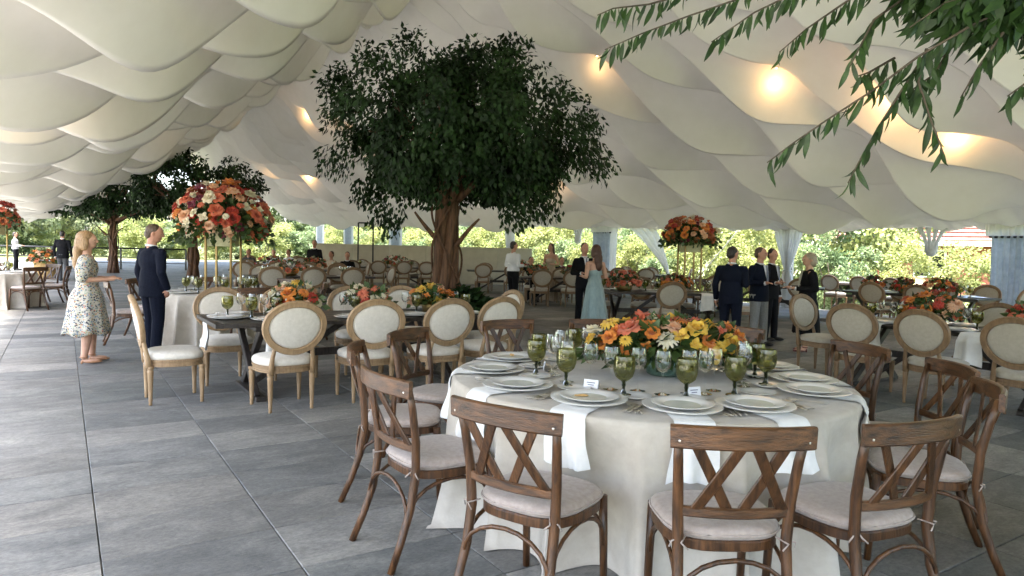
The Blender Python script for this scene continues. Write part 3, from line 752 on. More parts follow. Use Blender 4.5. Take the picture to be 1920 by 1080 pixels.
def trestle_table(x, y, rz, L, Wd, lab, H=.76, grp='long dark tables'):
    t = thing('trestle_table', lab, 'table', (x, y, 0), rz, grp)
    nb = 5
    for i in range(nb):
        mb = MB(); w_ = Wd / nb; mb.box((0, -Wd / 2 + w_ * (i + .5), H - .02), (L - .16, w_ - .004, .04), .004); mb.build('top_plank', M_dark, t, False)
    for s in (-1, 1):
        mb = MB(); mb.box((s * (L / 2 - .04), 0, H - .02), (.078, Wd, .04), .004); mb.build('end_board', M_dark, t, False)
    for s in (-1, 1):
        xx = s * (L / 2 - .42)
        for d in (-1, 1):
            a = Vector((xx + .03 * d, d * Wd * .40, .03)); b = Vector((xx + .03 * d, -d * Wd * .36, H - .07)); mb = MB(); mb.sweep([a, b], rrect(.055, .08, .006), side=(1, 0, 0)); mb.build('leg', M_dark, t, False)
        mb = MB(); mb.box((xx, 0, H - .065), (.10, Wd * .86, .05), .005); mb.build('crosspiece', M_dark, t, False)
        mb = MB(); mb.box((xx, 0, .022), (.10, Wd * .92, .044), .005); mb.build('foot', M_dark, t, False)
    mb = MB(); mb.box((0, 0, H * .5), (L - .84, .05, .08), .005); mb.build('stretcher', M_dark, t, False)
    for s in (-1, 1):
        mb = MB(); mb.sweep([(s * .10, 0, H - .08), (s * (L / 2 - .44), 0, .10)], rrect(.04, .06, .005), side=(0, 1, 0)); mb.build('brace', M_dark, t, False)
    return t

# --- foreground round table
T1 = (.85, 4.27); T1R = 1.20
round_table(T1[0], T1[1], T1R, 'large round table under the linen cloth in the foreground', 'floor-length ivory linen cloth on the large foreground round table', 4)
# seat angle (deg, from +x), radius of the seat centre, extra yaw (deg)
SEATS = [
 ('A', -118.0, 1.50, -6, 'front left'), ('B', -90.5, 1.52, 2, 'front centre'), ('C', -67.0, 1.50, 0, 'front right'), ('D', -31, 1.46, 10, 'right near'),
 ('E', -7, 1.48, 4, 'right middle'), ('F', 22, 1.46, -4, 'right far'), ('G', 57, 1.60, 0, 'far right back'), ('H', 92, 1.62, 0, 'far centre back'),
 ('I', 117, 1.60, 4, 'far left back'), ('J', 153, 1.50, 2, 'left far'), ('K', 180, 1.50, 6, 'left middle'), ('L', 212, 1.44, 4, 'left near')]
CH_LAB = {
 'A': 'brown cross-back chair at the front left of the round table', 'B': 'brown cross-back chair at the front centre of the table, nearest the camera',
 'C': 'brown cross-back chair at the front right of the round table', 'D': 'brown cross-back chair seen nearly edge-on at the right of the round table',
 'E': 'brown cross-back chair half behind the front right chair of the round table', 'F': 'brown cross-back chair at the far right of the round table',
 'G': 'brown cross-back chair behind the right end of the foreground flowers', 'H': 'brown cross-back chair behind the left end of the foreground flowers',
 'I': 'brown cross-back chair facing the camera at the back left of the round table', 'J': 'brown cross-back chair left of the round table, in front of oval chairs',
 'K': 'brown cross-back chair farthest left at the round table', 'L': 'brown cross-back chair at the near left of the round table, seat in full view'}
for (k, ang, rr, yaw, nm) in SEATS:
    a = R(ang); x, y = T1[0] + rr * math.cos(a), T1[1] + rr * math.sin(a)
    place(XB, USED, (x, y, 0), face(T1[0], T1[1], x, y) + R(yaw), CH_LAB[k], 'cross-back chairs round the foreground table')
# ------------------------------------------------------------------ tableware prototypes (meshes shared)
TH = .75                                              # height of a clothed table top
SCW = {'charger_plate': 1.2, 'dinner_plate': 1.2, 'plate_well': 1.2, 'side_plate': 1.15}
def lm(name, prof, m, n=28, mod=None, k=None):
    k = k or SCW.get(name, 1.0); prof = [(a * k, b * k) for a, b in prof]; mb = MB(); mb.lathe(prof, n, mod=mod); me = autosmooth(mb.mesh(name), 60); me.materials.append(m); return me
ME_charger = lm('charger_plate', [(0, 0), (.09, 0), (.10, .004), (.160, .013), (.162, .017), (.158, .018), (.105, .010), (.095, .006), (0, .006)], M_china, 40)
ME_plate = lm('dinner_plate', [(0, .0), (.07, .0), (.078, .006), (.122, .016), (.124, .019), (.120, .020), (.080, .012), (.074, .009), (0, .008)], M_china, 36)
ME_well = lm('plate_well', [(.0735, .0095), (.04, .0092), (0, .009)], M_china2, 30)
ME_bread = lm('side_plate', [(0, 0), (.05, 0), (.056, .004), (.082, .011), (.083, .013), (.080, .014), (.056, .007), (0, .006)], M_china, 28)
def gmod(a, r, z): return 1 + (.035 * math.cos(a * 12) if .092 < z < .195 else 0)
ME_gob_bowl = lm('bowl', [(.012, .062), (.022, .068), (.036, .082), (.043, .105), (.044, .13), (.0425, .152), (.0405, .165), (.0395, .165), (.041, .15), (.042, .13), (.041, .105), (.034, .084), (.0, .072)], M_green_glass, 36, gmod, k=1.28)
ME_gob_stem = lm('stem', [(.012, .062), (.008, .054), (.0095, .046), (.007, .036), (.008, .026), (.012, .016), (.014, .010)], M_green_dark, 16, k=1.28)
ME_gob_foot = lm('foot', [(.014, .010), (.030, .007), (.036, .004), (.036, .001), (0, .001)], M_green_dark, 28, k=1.28)
ME_wine_bowl = lm('bowl', [(.004, .098), (.018, .104), (.032, .122), (.037, .145), (.0355, .170), (.031, .196), (.0302, .196), (.0345, .170), (.036, .145), (.031, .123), (.0, .104)], M_clear, 24, k=1.22)
ME_wine_stem = lm('stem', [(.0045, .100), (.0035, .08), (.0035, .03), (.006, .01)], M_clear, 10, k=1.22)
ME_wine_foot = lm('foot', [(.006, .010), (.020, .005), (.034, .0025), (.034, .001), (0, .001)], M_clear, 24, k=1.22)
def piece(kind):
    mb = MB()
    if kind == 'knife':
        mb.sweep([(0, -.105, .004), (0, -.02, .004)], rrect(.012, .006, .002), side=(1, 0, 0)); mb.sweep([(0, -.02, .004), (0, .07, .004), (.003, .10, .003)], rrect(.019, .003, .001), side=(1, 0, 0), scales=[.8, 1, .35])
    elif kind == 'fork':
        mb.sweep([(0, -.10, .004), (0, -.02, .003), (0, .035, .006), (0, .05, .005)], rrect(.011, .004, .0015), side=(1, 0, 0), scales=[1.1, .55, .7, 1.9])
        for i in range(4): mb.sweep([(-.0085 + i * .0057, .048, .005), (-.0085 + i * .0057, .07, .003), (-.0085 + i * .0057, .098, .007)], rrect(.003, .003, .0008), side=(1, 0, 0))
    else:
        mb.sweep([(0, -.10, .004), (0, -.02, .003), (0, .045, .006)], rrect(.011, .004, .0015), side=(1, 0, 0), scales=[1.1, .5, .6])
        mb.ell((0, .072, .005), (.019, .030, .0045), 12, 6)
    me = mb.mesh('table_' + kind); me.materials.append(M_silver); return me
ME_cut = {k: piece(k) for k in ('knife', 'fork', 'spoon')}
def napkin_mesh(over, drop, wd=.20, seed=0, lift=.006):
    """strip lying from under the plate (y=0) outwards to the table edge at y=over, then hanging down by drop"""
    rg = random.Random(seed); V = []; F = []; n = 10; P = []
    for i in range(8): P.append((over * i / 7 * .94, lift))
    for i in range(5):
        a = (i + 1) / 5 * PI / 2; P.append((over * .94 + .05 * math.sin(a) , lift - .05 * (1 - math.cos(a)) ))
    y0, z0 = P[-1]
    for i in range(10): P.append((y0 + .008 + .012 * math.sin(i * .5 + seed), z0 - drop * (i + 1) / 10))
    ph = rg.uniform(0, 6)
    for k, (y, z) in enumerate(P):
        h = max(0, (k - 10) / 12)
        for i in range(n + 1):
            t = -1 + 2 * i / n
            V.append((t * wd / 2 * (1 + .30 * h) + .012 * h * math.sin(ph), y + h * (.022 * math.sin(t * 5 + ph) + .012 * math.sin(t * 9)) + .012 * h, z + .0015 * math.sin(t * 9) + (.0 if k < 8 else .012 * h * math.sin(t * 3 + ph))))
    for k in range(len(P) - 1):
        for i in range(n): F.append((k * (n + 1) + i, k * (n + 1) + i + 1, (k + 1) * (n + 1) + i + 1, (k + 1) * (n + 1) + i))
    b = len(V); V += [(x, y - (.003 if z < -.02 else 0), z - .003) for x, y, z in V]
    F += [tuple(b + q for q in f[::-1]) for f in F]
    me = newmesh('napkin', V, F); me.materials.append(M_napkin); return me
def card_mesh():
    mb = MB(); mb.add([(-.042, -.012, 0), (.042, -.012, 0), (.042, 0, .05), (-.042, 0, .05), (.042, .014, 0), (-.042, .014, 0)], [(0, 1, 2, 3), (3, 2, 4, 5)]); me = mb.mesh('place_card', False); me.materials.append(M_card); return me
ME_card = card_mesh()
def card_ink():
    mb = MB()
    for (z, w_) in ((.034, .05), (.022, .036)):
        y = -.012 + .012 * z / .05 - .0008; mb.add([(-w_ / 2, y - .0006, z - .0022), (w_ / 2, y - .0006, z - .0022), (w_ / 2, y + .0004, z + .0022), (-w_ / 2, y + .0004, z + .0022)], [(0, 1, 2, 3)])
    me = mb.mesh('lettering', False); me.materials.append(M_ink); return me
ME_ink = card_ink()
def on(name, me, label, cat, loc, rz=0, group=None, kids_=()):
    if kids_ or me is None:
        o = thing(name, label, cat, loc, rz, group)
        if me is not None: ob('body', me, None, o)
        for nm, mm in kids_: ob(nm, mm, None, o)
    else:
        o = ob(name, me, None, None, loc, (0, 0, rz)); tag(o, label, cat, group)
    return o
GOB = (('bowl', ME_gob_bowl), ('stem', ME_gob_stem), ('foot', ME_gob_foot))
WIN = (('bowl', ME_wine_bowl), ('stem', ME_wine_stem), ('foot', ME_wine_foot))
rp = random.Random(21)
for q, (k, ang, rr, yaw, nm) in enumerate(SEATS):
    a = R(ang + yaw * .15)
    er, et = (math.cos(a), math.sin(a)), (-math.sin(a), math.cos(a))    # outwards, and the sitter's left when facing the table centre... (counter-clockwise)
    def at(r_, t_, z=TH): return (T1[0] + er[0] * r_ + et[0] * t_, T1[1] + er[1] * r_ + et[1] * t_, z)
    rz = a - PI / 2                                     # local +y points outwards
    w_ = ' at the ' + nm + ' place, foreground table'
    pr = T1R - .25 + rp.uniform(-.015, .01); pt = rp.uniform(-.012, .012)
    na = napkin_mesh((T1R - pr - .036) / .94, rp.uniform(.15, .24), .185, q)
    o = ob('napkin', na, None, None, at(pr, pt, TH + .003), (0, 0, rz)); tag(o, 'white linen napkin hanging over the table edge' + w_, 'napkin', 'napkins on the foreground table')
    on('charger_plate', ME_charger, 'wide white charger plate' + w_, 'plate', at(pr, pt, TH + .0105), 0, 'charger plates on the foreground table')
    on('dinner_plate', None, 'smaller white plate with pale green well' + w_, 'plate', at(pr, pt, TH + .0205), rp.uniform(0, 6), 'upper plates on the foreground table', (('rim', ME_plate), ('well', ME_well)))
    if k in 'AJ':
        mb = MB(); mb.ell((0, 0, 0), (.030, .016, .006), 12, 6); mb.ell((.03, .006, 0), (.014, .010, .005), 10, 5)
        tag(mb.build('iced_biscuit', M_biscuit, None, True, loc=at(pr + .01, pt - .03, TH + .038), rot=(0, 0, rz + .5)), 'small orange biscuit lying on the plate' + w_, 'biscuit')
    s = -1                                               # knives lie at the sitter's right
    for i, (kd, t_) in enumerate((('knife', .222), ('knife', .250), ('spoon', .280), ('fork', -.222), ('fork', -.252))):
        if k in 'GH' : continue
        o = on('table_' + kd, ME_cut[kd], {0: 'steel table knife next to the plate', 1: 'outer steel table knife', 2: 'steel spoon beside the knives', 3: 'steel fork next to the plate', 4: 'outer steel fork'}[i] + w_, kd, at(pr + rp.uniform(-.01, .012), t_ + rp.uniform(-.004, .004), TH + .0045), rz + PI + rp.uniform(-.05, .05), 'cutlery on the foreground table')
    on('side_plate', ME_bread, 'small white side plate' + w_, 'plate', at(pr - .26, -.20 + rp.uniform(-.02, .02), TH + .0045), 0, 'side plates on the foreground table')
    on('green_goblet', None, 'ribbed olive green glass goblet' + w_, 'goblet', at(pr - .27 + rp.uniform(-.02, .02), .09 + rp.uniform(-.02, .02), TH + .0045), rp.uniform(0, 1), 'green goblets on the foreground table', GOB)
    on('wine_glass', None, 'clear stemmed wine glass nearest the goblet' + w_, 'glass', at(pr - .36 + rp.uniform(-.02, .02), -.02 + rp.uniform(-.02, .02), TH + .0045), 0, 'wine glasses on the foreground table', WIN)
    on('wine_glass', None, 'inner clear stemmed wine glass' + w_, 'glass', at(pr - .40 + rp.uniform(-.02, .02), .10 + rp.uniform(-.02, .02), TH + .0045), 0, 'wine glasses on the foreground table', WIN)
    if k in 'AKCIF':
        c = on('place_card', None, 'white folded place card' + w_, 'card', at(pr - .33, -.12, TH + .0045), rz + PI, 'place cards on the foreground table', (('fold', ME_card), ('lettering', ME_ink)))

# ------------------------------------------------------------------ the other tables
AX = TA                                                # heading of +v
def loc2(c, rz, x, y): return (c[0] + x * math.cos(rz) - y * math.sin(rz), c[1] + x * math.sin(rz) + y * math.cos(rz))
def simple_setting(c, rz, x, y, yaw, phrase, grp, H=.76, glass=True, full=False):
    """yaw: direction (in the table frame) from the seat to the table; plate, goblet and glass"""
    dx, dy = math.cos(yaw), math.sin(yaw)
    p = loc2(c, rz, x, y); on('charger_plate', ME_charger, 'white plate laid at ' + phrase, 'plate', (*p, H + .003), 0, 'plates on ' + grp)
    if full: on('dinner_plate', ME_plate, 'smaller plate stacked at ' + phrase, 'plate', (*p, H + .010), 0, 'upper plates on ' + grp)
    if glass:
        p = loc2(c, rz, x + dx * .2 + dy * .10, y + dy * .2 - dx * .10); on('green_goblet', None, 'olive green goblet at ' + phrase, 'goblet', (*p, H + .003), 0, 'goblets on ' + grp, GOB)
        p = loc2(c, rz, x + dx * .24 - dy * .02, y + dy * .24 + dx * .02); on('wine_glass', None, 'clear wine glass at ' + phrase, 'glass', (*p, H + .003), 0, 'glasses on ' + grp, WIN)
ORD = ['first', 'second', 'third', 'fourth', 'fifth', 'sixth']
def long_table(c, rz, L, Wd, lab, phrase, front, back, ends, chair, settings=True, H=.76, full=False, glass=True):
    """front/back: chair x positions along the table (front = local -y side); ends: tuple of signs"""
    trestle_table(c[0], c[1], rz, L, Wd, lab, H)
    n_ = 'oval-back chair'; g = 'oval chairs at ' + phrase; off = Wd / 2 + .20
    for i, e in enumerate(front):
        x, dy, yw = e if isinstance(e, tuple) else (e, 0, 0)
        p = loc2(c, rz, x, -off + dy); place(chair, USED, (*p, 0), rz + R(yw), n_ + ', %s on the near side of %s' % (ORD[i], phrase), g)
        if settings: simple_setting(c, rz, x, -Wd / 2 + .21, PI / 2, 'the %s near place of %s' % (ORD[i], phrase), phrase, H, glass, full)
    for i, e in enumerate(back):
        x, dy, yw = e if isinstance(e, tuple) else (e, 0, 0)
        p = loc2(c, rz, x, off + dy); place(chair, USED, (*p, 0), rz + PI + R(yw), n_ + ', %s on the far side of %s' % (ORD[i], phrase), g)
        if settings: simple_setting(c, rz, x, Wd / 2 - .21, -PI / 2, 'the %s far place of %s' % (ORD[i], phrase), phrase, H, glass, full)
    for s in ends:
        p = loc2(c, rz, s * (L / 2 + .28), 0); place(chair, USED, (*p, 0), rz + (PI / 2 if s > 0 else -PI / 2) , n_ + ' alone at the %s end of %s' % ('right' if s > 0 else 'left', phrase), g)
        if settings: simple_setting(c, rz, s * (L / 2 - .21), 0, PI if s > 0 else 0, 'the %s end of %s' % ('right' if s > 0 else 'left', phrase), phrase, H, glass, full)
def hang_napkin(c, rz, x, y, yaw, lab, H=.763, wd=.22, over=.22, drop=.27, seed=3):
    p = loc2(c, rz, x, y); o = ob('napkin', napkin_mesh(over, drop, wd, seed), None, None, (*p, H), (0, 0, rz + yaw - PI / 2)); tag(o, lab, 'napkin', 'napkins on the long tables')
# long table left of centre, behind the foreground table
T2 = (-1.74, 7.52)
long_table(T2, AX, 2.95, 1.05, 'long dark trestle table left of centre behind the foreground table', 'the long table left of centre', [(-.92, -.02, 4), (-.10, .02, -3), (.62, -.06, 2), (1.25, .02, 6)], [-1.15, -.45, .35, 1.05], (-1, 1), OV, full=True)
hang_napkin(T2, AX, -1.17, .25, PI, 'white napkin hanging over the left end of the long table left of centre')
hang_napkin(T2, AX, -.92, -.32, -PI / 2, 'white napkin hanging at the near left place of the long table left of centre', seed=5)
# long table on the right
T5 = (4.95, 7.72)
long_table(T5, AX - PI / 2, 2.6, 1.05, 'long dark trestle table on the right behind the foreground table', 'the long table on the right', [(-.62, .02, 4), (.18, .0, -5), (.98, .0, 3)], [(-.05, .15, 0), (.9, 0, 0)], (-1,), OVD, full=True)
hang_napkin(T5, AX - PI / 2, -.62, -.32, -PI / 2, 'white napkin hanging over the near edge of the long table on the right', seed=7)
hang_napkin(T5, AX - PI / 2, .42, -.32, -PI / 2, 'white napkin hanging between two oval chairs of the right long table', seed=8)
# long table farther back on the right, near the curtains
T6 = (8.75, 15.1)
long_table(T6, AX - PI / 2, 3.0, 1.05, 'long table near the curtains at the far right', 'the far right long table', [-.35, .60], [-.8, .15, 1.0], (1,), OVD, glass=True)
hang_napkin(T6, AX - PI / 2, .2, -.32, -PI / 2, 'white napkin hanging at the far right long table', seed=9)
# long table under the slim floral stand, behind the guests
T7 = (2.95, 13.6)
long_table(T7, R(2), 2.7, 1.05, 'dark crossed-leg table under the slim floral stand', 'the table under the slim floral stand', [(-.2, -.25, 10)], [-1.05, -.2, .6], (1,), OVD)
hang_napkin(T7, R(2), .72, -.32, -PI / 2, 'white napkin hanging at the table under the slim floral stand', seed=11)
# tables around the tree and in the depth of the tent
T8 = (1.6, 19.6)
long_table(T8, R(8), 2.9, 1.05, 'long table between the tree and the teal dress', 'the table between tree and teal dress', [-.95, -.1, .8], [-.9, 0, .9], (), OVD)
T9 = (-6.6, 20.6)
long_table(T9, AX - R(12), 3.4, 1.05, 'long table in the depth left of the tree', 'the deep table left of the tree', [-1.3, -.45, .4, 1.25], [-1.2, -.3, .6], (1,), OVD)
T10 = (-4.6, 25.6)
long_table(T10, R(14), 3.4, 1.05, 'long table in front of the cream partition', 'the table by the cream partition', [-1.3, -.4, .5, 1.3], [-.9, .1, 1.0], (-1,), OVD)
T11 = (-.1, 24.5)
long_table(T11, R(6), 3.0, 1.05, 'long table right behind the tree trunk', 'the table behind the tree trunk', [-1.0, 0, 1.0], [-.8, .3], (1,), OVD)
T13 = (-4.9, 16.6)
long_table(T13, AX - R(4), 3.0, 1.05, 'long table between the tall floral stand and the tree', 'the table left of the trunk', [-1.0, -.1, .8], [-.9, .1, 1.0], (1,), OVD)
T14 = (6.3, 17.6)
long_table(T14, R(-25), 3.0, 1.05, 'long table behind the talking group', 'the table behind the talking group', [-.9, .1, 1.0], [-.8, .2], (-1,), OVD)
T15 = (3.9, 24.0)
long_table(T15, R(-10), 3.2, 1.05, 'long table deep behind the teal dress', 'the deep table behind the teal dress', [-1.1, -.2, .7], [-.9, 0, .9], (1,), OVD)
T16 = (10.6, 20.0)
long_table(T16, AX - PI / 2, 3.0, 1.05, 'long table close to the tied white curtain', 'the table near the tied curtain', [-.9, 0, .9], [-.6, .5], (), OVD)
T12 = (-9.6, 29.0)
long_table(T12, AX - R(5), 4.0, 1.05, 'farthest long table under the rear trees', 'the table under the rear trees', [-1.5, -.5, .5, 1.5], [-1.2, -.2, .8], (), OVD, glass=False)
# round clothed table under the tall floral arrangement
T3 = (-4.5, 10.7)
round_table(T3[0], T3[1], .92, 'round table under the tall orange floral arrangement', 'grey linen cloth on the round table under the tall floral arrangement', 9)
for i, (ang, rr, lab) in enumerate(((205, 1.22, 'brown cross-back chair left of the man in the navy suit'), (165, 1.25, 'brown cross-back chair far left under the tall floral arrangement'), (-50, 1.30, 'brown cross-back chair right of the suited man, under the floral stand'), (20, 1.25, 'brown cross-back chair at the right of the tall floral table'), (70, 1.25, 'brown cross-back chair behind the tall floral table'), (120, 1.25, 'brown cross-back chair at the back left of the tall floral table'))):
    a = R(ang); x, y = T3[0] + rr * math.cos(a), T3[1] + rr * math.sin(a); place(XB, USED, (x, y, 0), face(*T3, x, y) + R(6 - 4 * i), lab, 'cross-back chairs round the tall floral table')
for i in range(8):
    a = 2 * PI * i / 8 + .3; simple_setting(T3, 0, .68 * math.cos(a), .68 * math.sin(a), a + PI, 'the tall floral table, %s place' % nth(i + 1), 'the tall floral table', TH, True, False)
# round tables at the far left
for ti, (T, rr_, ph, cl) in enumerate((((-11.3, 14.9), .9, (-20, 25, 70, 120, -65, 160), 'the round table at the left edge'), ((-9.4, 14.9), .9, (), ''))):
    if not ph: continue
    round_table(T[0], T[1], rr_, 'round table with cross-back chairs at the far left edge', 'linen cloth on the round table at the far left edge', 20 + ti)
    for i, an in enumerate(ph):
        a = R(an); x, y = T[0] + 1.2 * math.cos(a), T[1] + 1.2 * math.sin(a)
        place(XB, USED, (x, y, 0), face(*T, x, y), 'dark cross-back chair at the left edge table, ' + ['facing left nearest the aisle', 'at its right far side', 'behind it', 'behind it, farther left', 'in front of it', 'at its left'][i], 'cross-back chairs at the left edge')
    for i in range(6):
        a = 2 * PI * i / 6; simple_setting(T, 0, .62 * math.cos(a), .62 * math.sin(a), a + PI, 'the left edge table, %s place' % nth(i + 1), 'the left edge table', TH, True)
# dark cross-back chairs behind the slim floral stand
for i, (x, y) in enumerate(((3.9, 16.6), (4.7, 16.9), (3.2, 16.8))):
    place(XB, USED, (x, y, 0), PI + R(-8 + 8 * i), 'dark cross-back chair behind the slim floral stand, ' + ['middle of three', 'right of three', 'left of three'][i], 'cross-back chairs behind the slim stand')
# cream partition behind the tree
M_cream = mat('cream_panel', (.52, .48, .36), .8, (.58, .54, .42), 4)
part = thing('cream_partition', 'long low cream partition behind the big tree trunk', 'partition', (-3.2, 29.2, 0), R(8))
for i in range(6):
    mb = MB(); mb.box((-4.2 + i * 1.5, 0, .76), (1.49, .10, 1.52), .01); mb.build('panel', M_cream, part, False)
mb = MB(); mb.box((-.45, 0, 1.545), (9.0, .14, .05), .008); mb.build('cap', M_cream, part, False)
fr = thing('metal_frame', 'thin dark rectangular metal frame standing on the cream partition', 'frame', (-6.05, 28.5, 0), R(8))
for (a, b) in (((-.3, 0, 0), (-.3, 0, 2.45)), ((.3, 0, 0), (.3, 0, 2.45)), ((-.3, 0, 2.45), (.3, 0, 2.45))):
    mb = MB(); mb.sweep([a, b], rrect(.06, .06, .008), side=(0, 1, 0)); mb.build('bar', M_black, fr, False)
# ------------------------------------------------------------------ blooms
def petal(mb, base, out, up, ln, wd, curl, cup=.25):
    out = Vector(out).normalized(); up = Vector(up).normalized(); sd_ = out.cross(up).normalized(); V = []
    nu, nv = 4, 3
    for i in range(nu + 1):
        t = i / nu; w_ = wd * math.sin(PI * (.12 + .80 * t)) ** .8
        c = Vector(base) + up * ln * (t * math.cos(curl * t)) + out * ln * t * math.sin(curl * t)
        for j in range(nv + 1):
            s = -1 + 2 * j / nv; V.append(c + sd_ * w_ * s - out * cup * w_ * s * s * (1 - .6 * t) + up * (-.08 * ln * s * s * t))
    F = []
    for i in range(nu):
        for j in range(nv): a = i * (nv + 1) + j; F.append((a, a + 1, a + nv + 2, a + nv + 1))
    mb.add(V, F)
def bloom_mesh(kind, m, seed):
    rg = random.Random(seed); mb = MB()
    if kind == 'rose':
        for (n, r0, ln, wd, cu, off) in ((3, .006, .042, .018, .10, .2), (5, .012, .046, .026, .45, .9), (6, .016, .046, .030, .95, .3), (6, .018, .044, .032, 1.4, 1.1)):
            for i in range(n):
                a = 2 * PI * i / n + off + rg.uniform(-.15, .15); o_ = (math.cos(a), math.sin(a), 0)
                petal(mb, (r0 * o_[0], r0 * o_[1], -.01), o_, (0, 0, 1), ln * rg.uniform(.9, 1.1), wd, cu + rg.uniform(-.1, .1))
    elif kind == 'dahlia':
        for (n, cu, ln) in ((6, .4, .03), (9, .8, .042), (12, 1.2, .05), (13, 1.6, .052)):
            for i in range(n):
                a = 2 * PI * i / n + cu * 3 + rg.uniform(-.1, .1); o_ = (math.cos(a), math.sin(a), 0); petal(mb, (0, 0, 0), o_, (0, 0, 1), ln, .011, cu, .5)
    else:                                                # open cup / lily-like
        for (n, cu, ln, wd) in ((3, .55, .055, .022), (4, .95, .058, .024)):
            for i in range(n):
                a = 2 * PI * i / n + ln * 20; o_ = (math.cos(a), math.sin(a), 0); petal(mb, (0, 0, -.01), o_, (0, 0, 1), ln, wd, cu)
        mb.ell((0, 0, .012), (.007, .007, .015), 6, 4)
    mb.tube([(0, 0, -.012), (0, 0, -.06)], .003, 4)
    me = mb.mesh('bloom_' + kind); me.materials.append(m); return me
FC = {'orange': ((.62, .17, .02), (.78, .30, .05)), 'coral': ((.60, .11, .05), (.74, .24, .13)), 'red': ((.38, .025, .015), (.55, .06, .03)), 'burgundy': ((.12, .01, .03), (.24, .02, .06)),
      'yellow': ((.72, .42, .03), (.82, .58, .10)), 'cream': ((.74, .66, .46), (.82, .77, .62)), 'peach': ((.74, .38, .20), (.82, .56, .38)), 'rust': ((.30, .07, .02), (.46, .14, .04))}
FM = {k: mat('petal_' + k, a, .6, b, 30, trans=.25, sheen=.2) for k, (a, b) in FC.items()}
BL = {}
def bloom(kind, colr):
    if (kind, colr) not in BL: BL[(kind, colr)] = bloom_mesh(kind, FM[colr], len(BL) * 7 + 1)
    return BL[(kind, colr)]
M_fol = mat('bouquet_leaf', (.03, .065, .018), .45, (.075, .12, .03), 12, islrand=.4, trans=.2)
def bouquet(root, rad, cz, nb, cols, seed, bs=1.0, nleaf=240, lsz=.07, low=-.25, tilt_out=.75):
    """blooms over a dome (ellipsoid rad about z=cz), leaves between"""
    rg = random.Random(seed); pts = []
    tries = 0; mind = 1.35 * math.sqrt(rad[0] * rad[1] + rad[0] * rad[2] + rad[1] * rad[2]) / math.sqrt(nb)
    while len(pts) < nb and tries < 6000:
        tries += 1
        a = rg.uniform(0, 2 * PI); z = rg.uniform(low, 1); r_ = math.sqrt(max(0, 1 - z * z)); d = Vector((r_ * math.cos(a), r_ * math.sin(a), z))
        p = Vector((d.x * rad[0], d.y * rad[1], d.z * rad[2])) * rg.uniform(.84, 1.08)
        if all((p - q).length > mind * (1 - tries / 9000) for q, _ in pts): pts.append((p, d))
    for i, (p, d) in enumerate(pts):
        n = Vector((d.x / rad[0], d.y / rad[1], d.z / rad[2])).normalized(); n = (n * tilt_out + Vector((0, 0, .35)) + Vector((rg.uniform(-.3, .3), rg.uniform(-.3, .3), 0))).normalized()
        kd = rg.choices(('rose', 'lily', 'dahlia'), (6, 2, 2))[0]; c = rg.choices(list(cols), list(cols.values()))[0]
        o = ob('bloom', bloom(kd, c), None, root, p + Vector((0, 0, cz)), n.to_track_quat('Z', 'Y').to_euler()); s = bs * rg.uniform(.62, 1.22); o.scale = (s, s, s)
    rng = np.random.default_rng(seed); d = rand_dirs(rng, nleaf); d[:, 2] = np.abs(d[:, 2]) * 1.3 + low - .15
    P = d * np.array(rad) * rng.uniform(.55, 1.14, (nleaf, 1)); P[:, 2] += cz
    D = d * 1.0 + rand_dirs(rng, nleaf) * .7; N = rand_dirs(rng, nleaf) + np.array([0, 0, .8]); s = lsz * rng.uniform(.7, 1.5, nleaf)
    me = quadmesh('foliage', leaves(rng, P, D, N, s, s * .33), nleaf); o = ob('foliage', me, M_fol, root); o['kind'] = 'stuff'
WARM = {'orange': 5, 'coral': 4, 'yellow': 4, 'cream': 3, 'peach': 2, 'burgundy': 1.6, 'red': 1.2}
AUT = {'orange': 2.4, 'coral': 5, 'red': 4, 'cream': 3.4, 'peach': 2, 'rust': 1, 'burgundy': 1}
RUST = {'orange': 3, 'rust': 4, 'red': 3, 'peach': 2, 'cream': 1, 'burgundy': 2}
def low_bouquet(x, y, H, rad, nb, cols, seed, lab, rz=0, bs=1.0, vase=None, group='low table bouquets', lsz=.07):
    t = thing('flower_arrangement', lab, 'flowers', (x, y, H), rz, group)
    vm = vase or M_gold; r0 = min(rad[0], rad[1]) * .55
    mb = MB(); mb.lathe([(0, .002), (r0 * .8, .002), (r0 * .95, .02), (r0, .07), (r0 * .96, .115), (r0 * .90, .115), (r0 * .93, .07), (0, .03)], 24); mb.build('vase', vm, t)
    bouquet(t, rad, .12 + rad[2] * .25, nb, cols, seed, bs, int(nb * 7), lsz); return t
# foreground arrangement: long and low, over an aqua glass bowl
fa = thing('flower_arrangement', 'long low bouquet of orange, coral and yellow roses on the foreground table', 'flowers', (T1[0] + .12, T1[1] + .02, TH + .0045), R(4))
mb = MB(); mb.lathe([(0, .003), (.105, .003), (.118, .012), (.125, .05), (.118, .10), (.098, .128), (.092, .128), (.112, .10), (.119, .05), (.110, .016), (0, .012)], 36); vs_ = mb.build('vase', M_aqua, fa)
mb = MB(); mb.lathe([(0, .014), (.108, .016), (.116, .05), (.113, .075), (0, .075)], 30); mb.build('water', glassmat('vase_water', (.75, .88, .84), .08, .02, .25, (.45, .62, .58)), vs_)
for q in range(14):
    a = q * 2.4; mb = MB(); mb.tube([(.05 * math.cos(a), .05 * math.sin(a), .02), (.08 * math.cos(a + .5), .05 * math.sin(a + .5), .13), (.24 * math.cos(a), .1 * math.sin(a), .22)], .004, 5); mb.build('flower_stem', M_fol, vs_)
bouquet(fa, (.47, .22, .145), .205, 72, WARM, 5, 1.22, 800, .085, -.45)
